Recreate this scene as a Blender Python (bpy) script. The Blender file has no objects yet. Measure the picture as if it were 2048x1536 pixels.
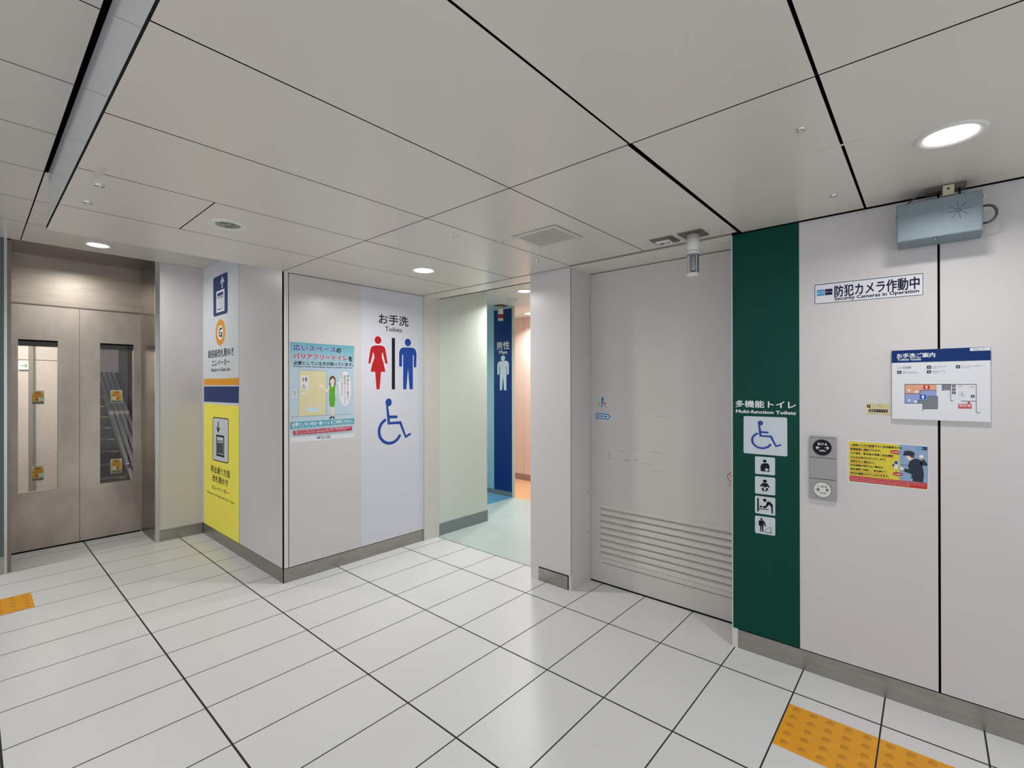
import bpy, bmesh, math
from mathutils import Vector, Matrix
S = bpy.context.scene
COL = S.collection
# ------------------------------------------------------------------ camera
HC = 1.3401
YAW, PIT, ROL = math.radians(41.25736), math.radians(0.0807), math.radians(-0.1004)
cam_d = bpy.data.cameras.new('camera'); cam = bpy.data.objects.new('camera', cam_d); COL.objects.link(cam)
cam_d.sensor_width = 36; cam_d.lens = 952.501 / 2048 * 36; cam_d.clip_start = .02
_F = Vector((math.cos(YAW)*math.cos(PIT), math.sin(YAW)*math.cos(PIT), math.sin(PIT)))
_R = Vector((math.sin(YAW), -math.cos(YAW), 0)); _U = _R.cross(_F)
_R, _U = _R*math.cos(ROL)+_U*math.sin(ROL), -_R*math.sin(ROL)+_U*math.cos(ROL)
cam.matrix_world = Matrix(((_R.x,_U.x,-_F.x,0),(_R.y,_U.y,-_F.y,0),(_R.z,_U.z,-_F.z,HC),(0,0,0,1)))
S.camera = cam
# ------------------------------------------------------------------ light of the concourse, exposure
W = bpy.data.worlds.new('concourse'); S.world = W; W.use_nodes = True
W.node_tree.nodes['Background'].inputs[0].default_value = (.88, .94, 1, 1)
W.node_tree.nodes['Background'].inputs[1].default_value = 1.06
VS = S.view_settings
VS.view_transform = 'Standard'; VS.look = 'None'; VS.exposure = 0; VS.gamma = 1; VS.use_curve_mapping = False
LAMP = 9.0            # watts of one downlight
# ------------------------------------------------------------------ materials
def lin(h):
    c = [int(h[i:i+2], 16)/255 for i in (0, 2, 4)]
    return tuple(x/12.92 if x <= .04045 else ((x+.055)/1.055)**2.4 for x in c) + (1,)
M = {}
def mat(name, hexa, rough=.5, metal=0., spec=.5, emit=None, es=0, noise=0, nscale=8, stretch=None, bump=0, alpha=1):
    m = bpy.data.materials.new(name); m.use_nodes = True; nt = m.node_tree; b = nt.nodes['Principled BSDF']
    col = lin(hexa); b.inputs['Base Color'].default_value = col
    b.inputs['Roughness'].default_value = rough; b.inputs['Metallic'].default_value = metal
    b.inputs['Specular IOR Level'].default_value = spec
    if emit:
        b.inputs['Emission Color'].default_value = lin(emit); b.inputs['Emission Strength'].default_value = es
    if noise or bump:
        g = nt.nodes.new('ShaderNodeNewGeometry'); mp = nt.nodes.new('ShaderNodeMapping')
        nt.links.new(g.outputs['Position'], mp.inputs[0])
        if stretch: mp.inputs['Scale'].default_value = stretch
        n = nt.nodes.new('ShaderNodeTexNoise'); n.inputs['Scale'].default_value = nscale; n.inputs['Detail'].default_value = 5
        nt.links.new(mp.outputs[0], n.inputs['Vector'])
        if noise:
            r = nt.nodes.new('ShaderNodeValToRGB')
            r.color_ramp.elements[0].position = .3; r.color_ramp.elements[1].position = .7
            r.color_ramp.elements[0].color = tuple(c*(1-noise) for c in col[:3])+(1,)
            r.color_ramp.elements[1].color = tuple(min(1, c*(1+noise*.5)) for c in col[:3])+(1,)
            nt.links.new(n.outputs[0], r.inputs[0]); nt.links.new(r.outputs[0], b.inputs['Base Color'])
        if bump:
            bp = nt.nodes.new('ShaderNodeBump'); bp.inputs['Strength'].default_value = bump; bp.inputs['Distance'].default_value = .002
            nt.links.new(n.outputs[0], bp.inputs['Height']); nt.links.new(bp.outputs[0], b.inputs['Normal'])
    M[name] = m
    return m
def glass(name, hexa, refl=.12, tint=.9):
    m = bpy.data.materials.new(name); m.use_nodes = True; nt = m.node_tree; nt.nodes.clear()
    o = nt.nodes.new('ShaderNodeOutputMaterial'); mx = nt.nodes.new('ShaderNodeMixShader'); t = nt.nodes.new('ShaderNodeBsdfTransparent')
    g = nt.nodes.new('ShaderNodeBsdfGlossy'); g.inputs['Roughness'].default_value = .02
    c = lin(hexa); t.inputs[0].default_value = tuple(x*tint for x in c[:3])+(1,)
    fr = nt.nodes.new('ShaderNodeFresnel'); fr.inputs[0].default_value = 1.0+refl*4
    nt.links.new(fr.outputs[0], mx.inputs[0]); nt.links.new(t.outputs[0], mx.inputs[1]); nt.links.new(g.outputs[0], mx.inputs[2]); nt.links.new(mx.outputs[0], o.inputs[0])
    M[name] = m
mat('ceiling_panel', 'd5cfc6', .28, spec=.4)
mat('soffit_panel', 'dcd6cd', .3, spec=.4)
mat('fascia_panel', 'c6c6c8', .12, spec=.5)
mat('wall_panel', 'd0cccb', .3, spec=.45, noise=.02, nscale=2)
mat('wall_film', 'd3d4de', .35, spec=.4)
mat('wall_corner', 'd8d4ce', .3)
mat('door_white', 'c9c5bf', .3, spec=.45, noise=.02, nscale=3)
mat('door_frame_white', 'd0cec8', .35)
mat('gap_black', '070707', .8, spec=.1)
mat('steel', 'b8ada0', .40, 1, noise=.10, nscale=3, stretch=(2,2,14))
mat('steel_door', 'bdb2a6', .42, 1, noise=.30, nscale=3.2, stretch=(1,1,.6), bump=.05)
mat('steel_dark', '857d72', .3, 1, noise=.12, nscale=4)
mat('steel_skirting', 'a5a39c', .33, 1, noise=.12, nscale=9, stretch=(1,1,5))
mat('steel_bright', 'c4c4c2', .25, 1)
mat('grey_metal', '788890', .5, .15, noise=.04, nscale=14)
mat('grey_metal_dark', '55585a', .5, .4)
mat('plate_metal', '6d665e', .35, .8)
mat('chrome', 'd0d0d0', .12, 1)
mat('black', '121316', .5); mat('ink', '17181c', .6, spec=.2); mat('navy_ink', '12163a', .6, spec=.2)
mat('white_ink', 'e8eaec', .5, spec=.3); mat('white_plastic', 'd9d8d2', .4); mat('cream_plastic', 'cfc9ae', .4)
mat('plate_white', 'c9d3da', .45)
mat('green_sign', '004237', .32, spec=.15)
mat('sign_blue', '0b3f9b', .45); mat('sign_red', 'b50d1a', .45); mat('wc_blue', '10309c', .45)
mat('col_white', 'd6d9dc', .4, spec=.2); mat('col_navy', '0c2f6c', .4, spec=.2); mat('col_orange', 'e69a0e', .4, spec=.2); mat('col_yellow', 'fff259', .4, spec=.2)
mat('men_blue', '00307a', .35); mat('men_white', 'd5e2e8', .5)
mat('tactile', 'e9a11c', .5, noise=.06, nscale=20)
mat('tactile_worn', 'cb8a1a', .5)
mat('dark_grey', '3a3c40', .5); mat('mid_grey', '777b84', .5); mat('red_print', 'c4202c', .5); mat('crimson_print', 'b81c4c', .5)
mat('notice_yellow', 'dcc936', .45); mat('notice_blue', '8aa3c6', .45); mat('notice_red', 'c01f28', .45); mat('underline', 'd8691c', .5)
mat('uniform', '1d2740', .6); mat('skin', 'ecd3c2', .6); mat('hair', '5d4336', .6); mat('vest_green', '58a51d', .6)
mat('paper', 'dcdde2', .4); mat('teal_print', '4f9fb2', .45); mat('beige_print', 'd6cda4', .5); mat('greyblue_print', 'a9b9c8', .5); mat('pale_blue_print', 'c4d6e2', .5)
mat('title_blue', '1f3a90', .5); mat('label_cream', 'dccf9c', .5); mat('line_grey', '44475a', .5)
mat('plan_orange', 'd9a284', .5); mat('plan_blue', '8c9cd0', .5); mat('logo_blue', '1590c8', .4)
mat('corridor_wall', 'd3d8cf', .4); mat('corridor_skirting', '7f8a8c', .5); mat('corridor_ceiling', 'd6d6d0', .5)
mat('corridor_floor', 'bcc9c6', .35, noise=.05, nscale=6); mat('floor_orange', 'e9b88c', .4, noise=.03); mat('floor_blue', '5f9cc0', .35)
mat('wall_pink', 'ead8cf', .4); mat('wall_lightblue', 'a9cfd8', .4); mat('skirting_mauve', 'a28b86', .5); mat('trim_cream', 'd8d4c0', .35)
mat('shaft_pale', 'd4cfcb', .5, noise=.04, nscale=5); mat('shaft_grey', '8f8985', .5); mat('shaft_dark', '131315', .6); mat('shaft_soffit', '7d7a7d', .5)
mat('escalator_step', '18191b', .5); mat('escalator_steel', 'c6cad2', .3, 1); mat('yellow_paint', 'd8b91c', .5)
mat('exit_white', 'e6f2ea', .5, emit='e6f2ea', es=.25); mat('exit_green', '1b8f5c', .5)
mat('sticker_pale', 'b9c3b4', .5); mat('sticker_yellow', 'bd9d24', .5); mat('sticker_grey', '7d7a68', .5); mat('sticker_orange', 'b86a3c', .5)
mat('dark_glass', '1b2624', .08, spec=.6); mat('frame_green', '5b6664', .4, .4); mat('poster_teal', '0a7f93', .4)
mat('speaker_grey', '85867f', .3, .3); mat('deck_glint', 'e4e6ea', .3, .6); mat('channel_mid', '8a8782', .5, spec=.2); mat('button_grey', '9b9b99', .4, .2); mat('channel_grey', '5a5a58', .6, spec=.2); mat('vent_dark', '33302d', .7, spec=.1); mat('vent_white', 'cbc7c0', .4); mat('tape', 'cfcac2', .2)
mat('lamp_disc', 'ffffff', .5, emit='fffdf8', es=7); mat('red_lens', 'a3110f', .25); mat('sticker_blue', '1f62ad', .4)
mat('concourse_wall', 'c8c5c2', .5); mat('scuff', 'a19e9a', .6)
glass('wire_glass', 'e6e2dc', .13, .96); glass('clear_lens', 'cfd6da', .2, .93)
mat('wire', '766d66', .5, .2)
# floor tiles: 0.572 x 0.302 m white tiles with dark joints
def floor_mat():
    m = bpy.data.materials.new('floor_tiles'); m.use_nodes = True; nt = m.node_tree; b = nt.nodes['Principled BSDF']; N = nt.nodes.new; L = nt.links.new
    g = N('ShaderNodeNewGeometry'); sp = N('ShaderNodeSeparateXYZ'); L(g.outputs['Position'], sp.inputs[0])
    def mth(op, a, bb=None):
        n = N('ShaderNodeMath'); n.operation = op
        for i, v in enumerate((a, bb)):
            if v is None: continue
            if isinstance(v, (int, float)): n.inputs[i].default_value = v
            else: L(v, n.inputs[i])
        return n.outputs[0]
    def line(sock, off, pitch, w):
        t = mth('DIVIDE', mth('SUBTRACT', sock, off), pitch); fr = mth('FRACT', t)
        d = mth('MULTIPLY', mth('MINIMUM', fr, mth('SUBTRACT', 1., fr)), pitch)
        return mth('LESS_THAN', d, w/2), mth('FLOOR', t)
    lx, cx = line(sp.outputs[0], .0760-5*.57179, .57179, .0078); ly, cy = line(sp.outputs[1], 2.56255-40*.302, .302, .0056)
    mask = mth('MAXIMUM', lx, ly)
    cb = N('ShaderNodeCombineXYZ'); L(cx, cb.inputs[0]); L(cy, cb.inputs[1])
    wn = N('ShaderNodeTexWhiteNoise'); wn.noise_dimensions = '3D'; L(cb.outputs[0], wn.inputs[0])
    nz = N('ShaderNodeTexNoise'); nz.inputs['Scale'].default_value = 3; L(g.outputs['Position'], nz.inputs['Vector'])
    v = mth('ADD', mth('MULTIPLY', wn.outputs[0], .03), mth('MULTIPLY', nz.outputs[0], .05))
    mr = N('ShaderNodeMixRGB'); mr.inputs[1].default_value = lin('e0e0e1'); mr.inputs[2].default_value = lin('d1d1d1'); L(mth('MULTIPLY', v, 6.), mr.inputs[0])
    # specks of dirt
    vo = N('ShaderNodeTexVoronoi'); vo.inputs['Scale'].default_value = 5.5; L(g.outputs['Position'], vo.inputs['Vector'])
    vs = N('ShaderNodeSeparateXYZ'); L(vo.outputs['Color'], vs.inputs[0])
    spk = mth('MULTIPLY', mth('LESS_THAN', vo.outputs['Distance'], .018), mth('GREATER_THAN', vs.outputs[0], .8))
    m1 = N('ShaderNodeMixRGB'); L(mth('MULTIPLY', spk, .55), m1.inputs[0]); L(mr.outputs[0], m1.inputs[1]); m1.inputs[2].default_value = lin('60605c')
    m2 = N('ShaderNodeMixRGB'); L(mask, m2.inputs[0]); L(m1.outputs[0], m2.inputs[1]); m2.inputs[2].default_value = lin('2c2a2a')
    L(m2.outputs[0], b.inputs['Base Color'])
    L(mth('ADD', mth('MULTIPLY', mask, .5), .33), b.inputs['Roughness'])
    b.inputs['Specular IOR Level'].default_value = .35
    M['floor_tiles'] = m
floor_mat()
# printed poster ground: teal at the top running to pale blue
def poster_mat(z0, z1):
    m = bpy.data.materials.new('poster_ground'); m.use_nodes = True; nt = m.node_tree; b = nt.nodes['Principled BSDF']
    g = nt.nodes.new('ShaderNodeNewGeometry'); sp = nt.nodes.new('ShaderNodeSeparateXYZ'); nt.links.new(g.outputs['Position'], sp.inputs[0])
    mr = nt.nodes.new('ShaderNodeMapRange'); mr.inputs[1].default_value = z0; mr.inputs[2].default_value = z1; nt.links.new(sp.outputs[2], mr.inputs[0])
    r = nt.nodes.new('ShaderNodeValToRGB'); e = r.color_ramp.elements
    e[0].position = 0; e[0].color = lin('b9cbd6'); e[1].position = 1; e[1].color = lin('62a9ba'); k = e.new(.72); k.color = lin('b2c8d6')
    nt.links.new(mr.outputs[0], r.inputs[0]); nt.links.new(r.outputs[0], b.inputs['Base Color']); b.inputs['Roughness'].default_value = .35
    M['poster_ground'] = m
poster_mat(.99, 1.635)
SH = {
 'wc': {'jp': (2.1374,1.8256,2.4206,1.9064), 'en': (2.1948,1.7725,2.3567,1.8086), 'wh': (2.1297,1.694,0.0312,0.0313), 'mh': (2.4163,1.6938,0.0317,0.0322), 'w': [(2.0808,1.6442),(2.1041,1.6505),(2.1294,1.6529),(2.156,1.6537),(2.179,1.6492),(2.1925,1.6376),(2.1993,1.6154),(2.2186,1.5118),(2.1972,1.5094),(2.1732,1.5974),(2.1674,1.5947),(2.1635,1.5597),(2.1798,1.5188),(2.1971,1.4443),(2.1576,1.4436),(2.1441,1.3047),(2.1148,1.305),(2.1038,1.4426),(2.062,1.4418),(2.0787,1.5113),(2.0974,1.5553),(2.0909,1.5893),(2.0854,1.5931),(2.0621,1.5067),(2.042,1.5061),(2.0595,1.6121),(2.0669,1.6328)], 'm': [(2.3462,1.6403),(2.3648,1.6491),(2.415,1.6529),(2.4651,1.6531),(2.4877,1.6439),(2.5007,1.6269),(2.5051,1.6006),(2.5027,1.49),(2.4755,1.4866),(2.4757,1.5904),(2.4671,1.59),(2.4666,1.302),(2.4324,1.3023),(2.4168,1.479),(2.4007,1.3025),(2.3673,1.3028),(2.3678,1.5898),(2.3595,1.5894),(2.3573,1.4904),(2.3285,1.4896),(2.3277,1.6008),(2.3339,1.6251)], 'bar': [(2.2584,1.7215),(2.2884,1.7211),(2.2877,1.3035),(2.2577,1.3038)], 'ch': (2.2271,1.1992,0.0294,0.0319), 'cb': [(2.2025,1.1774),(2.223,1.1683),(2.2356,1.0939),(2.3126,1.0901),(2.3126,1.0671),(2.2376,1.0686),(2.2395,1.0416),(2.3483,1.042),(2.3958,0.9214),(2.4392,0.9406),(2.4488,0.9224),(2.3874,0.8961),(2.3308,1.019),(2.2169,1.0204)], 'cr': (2.241,0.9694,0.1154,0.1117), 'ci': (2.2399,0.9694,0.0897,0.0891), 'film': [(1.9815,1.9912),(2.5767,2.0701)]},
 'col': {'blue': [(-4.6596,2.2653),(-4.3127,2.2697),(-4.3135,1.9303),(-4.6554,1.9292)], 'shaft': [(-4.4472,2.2338),(-4.4287,2.2342),(-4.4289,2.1512),(-4.4475,2.1513)], 'head1': [(-4.4849,2.1941),(-4.4379,2.2519),(-4.385,2.1962),(-4.408,2.1955),(-4.4333,2.2235),(-4.4661,2.1956)], 'box': [(-4.581,2.1367),(-4.3852,2.1396),(-4.3856,1.9578),(-4.5814,1.9573)], 'boxi': [(-4.5567,2.1195),(-4.4128,2.1214),(-4.4131,1.9769),(-4.5571,1.9756)], 'h0': (-4.5328,2.0874,0.0144,0.0091), 'b0': [(-4.552,2.0748),(-4.5137,2.0752),(-4.5139,1.9843),(-4.5523,1.9851)], 'h1': (-4.4852,2.0881,0.0142,0.0091), 'b1': [(-4.5041,2.0756),(-4.4664,2.076),(-4.4666,1.9826),(-4.5044,1.9833)], 'h2': (-4.4383,2.0888,0.0139,0.009), 'b2': [(-4.457,2.0765),(-4.4198,2.0768),(-4.42,1.9809),(-4.4572,1.9816)], 'ring': (-4.4858,1.7839,0.1156,0.1109), 'ringi': (-4.4867,1.7833,0.0661,0.0616), 'G': (-4.5167,1.7453,-4.4462,1.8227), 'j1': (-4.7938,1.5774,-4.1794,1.6462), 'j2': (-4.6966,1.5035,-4.2726,1.5581), 'e1': (-4.7119,1.4573,-4.2617,1.4888), 'or': [(-4.9085,1.3969),(-4.0692,1.3967),(-4.0693,1.3409),(-4.9087,1.3398)], 'navy': [(-4.9087,1.3287),(-4.0694,1.3304),(-4.0738,1.1987),(-4.9091,1.1933)], 'yel': [(-4.9091,1.1731),(-4.0738,1.178),(-4.0723,0.1541),(-4.9119,0.1035)], 'wh': [(-4.6627,1.0576),(-4.3024,1.0601),(-4.31,0.7064),(-4.6686,0.6994)], 'dshaft': [(-4.5475,1.032),(-4.5283,1.0322),(-4.5285,0.9436),(-4.5477,0.9441)], 'dhead': [(-4.5839,0.986),(-4.5645,0.9846),(-4.538,0.953),(-4.5093,0.9844),(-4.4903,0.9822),(-4.5381,0.9331)], 'dbox': [(-4.5841,0.9192),(-4.3929,0.92),(-4.3933,0.7404),(-4.5845,0.738)], 'dboxi': [(-4.5623,0.9032),(-4.4113,0.9041),(-4.4116,0.758),(-4.5626,0.7568)], 'dh0': (-4.5359,0.8686,0.0144,0.0075), 'db0': [(-4.5551,0.8555),(-4.5168,0.8552),(-4.517,0.7611),(-4.5554,0.7608)], 'dh1': (-4.4883,0.8698,0.0142,0.0074), 'db1': [(-4.5073,0.8568),(-4.4695,0.8565),(-4.4697,0.7631),(-4.5075,0.7628)], 'dh2': (-4.4414,0.871,0.0139,0.0073), 'db2': [(-4.4601,0.8581),(-4.4229,0.8577),(-4.4231,0.7651),(-4.4603,0.7648)], 'd1': (-4.7217,0.5848,-4.2639,0.6454), 'd2': (-4.684,0.5086,-4.3105,0.5673), 'd3': (-4.7044,0.4439,-4.2796,0.4772), 'e2': (-4.818,0.3847,-4.1675,0.408)},
 'po': {'bg': [(1.4418,1.6354),(1.9234,1.635),(1.9238,0.9754),(1.4411,0.9852)], 'white': [(1.4408,1.6364),(1.9267,1.6364),(1.9257,0.9427),(1.44,0.9448)], 'frame': [(1.4971,1.4531),(1.7085,1.4469),(1.7069,1.1221),(1.4968,1.1244)], 'door': [(1.5047,1.4387),(1.6996,1.4383),(1.6951,1.1255),(1.5016,1.1225)], 'plate': [(1.5177,1.4049),(1.5674,1.4028),(1.5662,1.3042),(1.5165,1.3047)], 'fw': (1.5259,1.36,1.5396,1.3968), 'fm': (1.5452,1.36,1.5595,1.3971), 'fc': (1.5242,1.3114,1.5573,1.348), 'handle': [(1.5165,1.2868),(1.5506,1.2864),(1.5506,1.2744),(1.5165,1.2749)], 'vent': [(1.5532,1.1826),(1.6449,1.1809),(1.6449,1.153),(1.5532,1.1531)], 'btn': [(1.46,1.3063),(1.4851,1.305),(1.4851,1.2566),(1.4599,1.2561)], 'r1': (1.4728,1.2928,0.0075,0.0075), 'r2': (1.4728,1.2687,0.0074,0.0075), 'r3': [(1.4674,1.2822),(1.4781,1.282),(1.4781,1.2782),(1.4674,1.2784)], 'line': [(1.4413,1.124),(1.8968,1.1227),(1.8968,1.121),(1.4413,1.1219)], 'hair': [(1.7233,1.365),(1.7252,1.3906),(1.7342,1.4026),(1.7486,1.4067),(1.7626,1.4023),(1.7705,1.3881),(1.7723,1.3652),(1.7692,1.3251),(1.7594,1.3183),(1.7595,1.3766),(1.7353,1.3764),(1.7341,1.3219),(1.7221,1.3225)], 'face': (1.7462,1.3679,0.0176,0.0211), 'bangs': [(1.7281,1.3679),(1.7294,1.3923),(1.7486,1.4039),(1.7668,1.3927),(1.7686,1.3681),(1.7626,1.3766),(1.7486,1.3925),(1.7353,1.3764)], 'neck': [(1.7383,1.3509),(1.7552,1.3509),(1.7552,1.3309),(1.7383,1.331)], 'eye1': [(1.7365,1.3679),(1.7426,1.3679),(1.7426,1.3657),(1.7365,1.3656)], 'eye2': [(1.751,1.3674),(1.7577,1.3674),(1.7577,1.3652),(1.751,1.3651)], 'mouth': [(1.7425,1.3583),(1.7516,1.3583),(1.7492,1.3549),(1.7443,1.3549)], 'shirt': [(1.7221,1.3339),(1.7383,1.344),(1.7461,1.3355),(1.7558,1.344),(1.7741,1.3297),(1.7802,1.2992),(1.7679,1.2667),(1.7606,1.2726),(1.7692,1.2994),(1.7655,1.3137),(1.7293,1.314),(1.7083,1.2887),(1.6924,1.3002),(1.7101,1.3113)], 'arm': [(1.6935,1.3041),(1.7077,1.2898),(1.7006,1.2894),(1.673,1.3217),(1.6596,1.324),(1.6468,1.3268),(1.6422,1.3358),(1.6497,1.3396),(1.6451,1.3469),(1.6585,1.348),(1.6654,1.3536),(1.673,1.348),(1.6795,1.3312)], 'vest': [(1.7245,1.3321),(1.7341,1.3412),(1.7461,1.3184),(1.7595,1.3412),(1.771,1.3308),(1.7679,1.3022),(1.7667,1.2691),(1.7244,1.2698),(1.7221,1.3027)], 'skirt': [(1.7244,1.2709),(1.7667,1.2702),(1.7697,1.2364),(1.7605,1.1794),(1.7309,1.1817),(1.7208,1.2347)], 'leg1': [(1.7333,1.1816),(1.7441,1.1806),(1.7434,1.11),(1.7362,1.1104)], 'leg2': [(1.7483,1.1805),(1.7593,1.1795),(1.7555,1.1094),(1.7483,1.1098)], 'shoe1': [(1.7218,1.097),(1.7362,1.1127),(1.744,1.1123),(1.744,1.102),(1.732,1.0925)], 'shoe2': [(1.7471,1.1127),(1.7555,1.1123),(1.7646,1.0952),(1.7543,1.0935)], 'bub': (1.8467,1.3131,0.0542,0.1321), 'bubi': (1.8466,1.3131,0.0529,0.131), 'tail': [(1.779,1.352),(1.8024,1.3682),(1.8011,1.3394)], 'c1': (1.8607,1.2232,1.8789,1.4152), 'c2a': (1.8368,1.348,1.8537,1.4119), 'c2b': (1.8367,1.2011,1.8535,1.348), 'c3': (1.8136,1.2541,1.8284,1.4174), 'band': [(1.4423,1.0872),(1.9226,1.0878),(1.9226,1.0435),(1.4422,1.0383)], 'red': [(1.4607,1.0284),(1.9044,1.0311),(1.9043,0.9969),(1.4607,0.9969)], 'logo': (1.6435,0.9692,0.0127,0.0123), 'mlit': (1.6638,0.9532,1.7336,0.9771), 't1': (1.464,1.5796,1.7732,1.6182), 't1b': (1.7793,1.5775,1.8139,1.6091), 't2': (1.465,1.5217,1.8666,1.5583), 't2b': (1.8756,1.5184,1.907,1.553), 't3': (1.4666,1.4797,1.9134,1.5059), 't4': (1.4628,1.4613,1.9089,1.4737), 'b1': (1.4555,1.0566,1.9109,1.0811), 'b2': (1.4581,1.0404,1.9063,1.0526), 'b3': (1.4741,1.0149,1.8915,1.0274), 'b4': (1.4741,1.0036,1.8532,1.013), 'b5': (1.458,0.9863,1.9043,0.9934)},
 'gr': {'jp': (-0.7439,1.224,-0.476,1.259), 'en': (-0.7416,1.1955,-0.4761,1.2113), 'p0': [(-0.7055,1.1799),(-0.5122,1.1811),(-0.5113,0.9952),(-0.7064,0.9934)], 'p1': [(-0.6534,0.9828),(-0.5643,0.9839),(-0.5645,0.8981),(-0.6536,0.8958)], 'p2': [(-0.6536,0.8845),(-0.5636,0.8866),(-0.5638,0.8008),(-0.6538,0.798)], 'p3': [(-0.6538,0.7871),(-0.5638,0.7892),(-0.564,0.7024),(-0.654,0.7007)], 'p4': [(-0.654,0.6882),(-0.5641,0.6918),(-0.5643,0.6055),(-0.6542,0.6023)], 'chair': (-0.6711,1.0208,-0.536,1.1605), 'oh': (-0.6098,0.963,0.0083,0.0076), 'ob': [(-0.6276,0.9119),(-0.6289,0.9338),(-0.6256,0.9444),(-0.6181,0.9514),(-0.5982,0.9536),(-0.5913,0.9492),(-0.5885,0.9383),(-0.5895,0.9118)], 'ox': [(-0.6038,0.929),(-0.5982,0.9291),(-0.5982,0.9245),(-0.5927,0.9246),(-0.5927,0.9185),(-0.5983,0.9184),(-0.5983,0.9133),(-0.6038,0.9131),(-0.6038,0.9182),(-0.6094,0.9181),(-0.6093,0.9242),(-0.6038,0.9244)], 'bh': (-0.6095,0.8644,0.0088,0.0082), 'bb': [(-0.6202,0.8543),(-0.5984,0.8557),(-0.5869,0.8384),(-0.5902,0.8339),(-0.6007,0.8416),(-0.6012,0.8354),(-0.6174,0.8347),(-0.6179,0.8418),(-0.6277,0.8348),(-0.6315,0.8394)], 'bf1': [(-0.6203,0.8327),(-0.611,0.8279),(-0.6156,0.8226),(-0.61,0.8178),(-0.6133,0.8122),(-0.6245,0.8219)], 'bf2': [(-0.5994,0.8341),(-0.5929,0.8249),(-0.6054,0.8129),(-0.6082,0.8176),(-0.6035,0.8233),(-0.6068,0.8285)], 'dw': [(-0.6439,0.7768),(-0.6363,0.7769),(-0.6365,0.7115),(-0.644,0.7117)], 'dt': [(-0.6364,0.7275),(-0.5932,0.7287),(-0.5932,0.7251),(-0.6364,0.7238)], 'dh': (-0.6275,0.7372,0.0056,0.0051), 'db': [(-0.6195,0.7401),(-0.6074,0.7436),(-0.5986,0.7588),(-0.5954,0.7507),(-0.6014,0.7364),(-0.6075,0.7308),(-0.6177,0.7327)], 'mh': (-0.6098,0.7709,0.0083,0.0076), 'mb': [(-0.6023,0.7608),(-0.5954,0.767),(-0.5871,0.7673),(-0.5739,0.7537),(-0.574,0.7127),(-0.5804,0.7106),(-0.5817,0.7428),(-0.5917,0.7523),(-0.5973,0.7422),(-0.6014,0.7467)], 'fh': (-0.6253,0.676,0.0056,0.0046), 'fb': [(-0.6375,0.6665),(-0.6244,0.671),(-0.615,0.6697),(-0.6104,0.6634),(-0.604,0.6447),(-0.6081,0.6418),(-0.6155,0.6557),(-0.6166,0.6136),(-0.6222,0.6129),(-0.623,0.6415),(-0.6249,0.6411),(-0.6264,0.6131),(-0.6306,0.6133),(-0.6315,0.6419),(-0.6376,0.6428)], 'fl1': [(-0.6096,0.616),(-0.582,0.6165),(-0.582,0.614),(-0.6096,0.6134)], 'fl2': [(-0.5833,0.6431),(-0.581,0.6431),(-0.5811,0.6116),(-0.5833,0.6117)], 'fl3': [(-0.6096,0.617),(-0.6058,0.6275),(-0.5975,0.6373),(-0.5833,0.6431),(-0.5833,0.6416),(-0.5966,0.6359),(-0.6045,0.6262),(-0.6082,0.6168)]},
 'bt': {'open_jp': (-0.386,1.0616,-0.3498,1.0731), 'open': (-0.3798,1.0331,-0.356,1.041), 'close_jp': (-0.3842,0.8698,-0.3497,0.879), 'close': (-0.3802,0.8421,-0.3542,0.8483), 'o': (-0.3671,1.0518,0.0376,0.0369), 'c': (-0.3672,0.8596,0.0354,0.0355), 'oa': [(-0.3938,1.0495),(-0.3855,1.0583),(-0.3838,1.0564),(-0.3881,1.0514),(-0.3769,1.0516),(-0.3769,1.0489),(-0.3881,1.0487),(-0.3838,1.0436),(-0.3855,1.0415)], 'ob': [(-0.3417,1.0516),(-0.3498,1.0589),(-0.3515,1.0568),(-0.3473,1.0528),(-0.3585,1.0525),(-0.3585,1.0499),(-0.3473,1.0502),(-0.3515,1.0448),(-0.3498,1.0429)], 'ca': [(-0.3779,0.8594),(-0.3865,0.8666),(-0.3882,0.8643),(-0.3839,0.8605),(-0.3937,0.8602),(-0.3937,0.8575),(-0.3839,0.8578),(-0.3882,0.8525),(-0.3865,0.8507)], 'cb': [(-0.3561,0.8608),(-0.3474,0.8691),(-0.346,0.8673),(-0.3502,0.8627),(-0.3413,0.863),(-0.3413,0.8606),(-0.3502,0.86),(-0.3461,0.8556),(-0.3477,0.8534)]},
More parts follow.
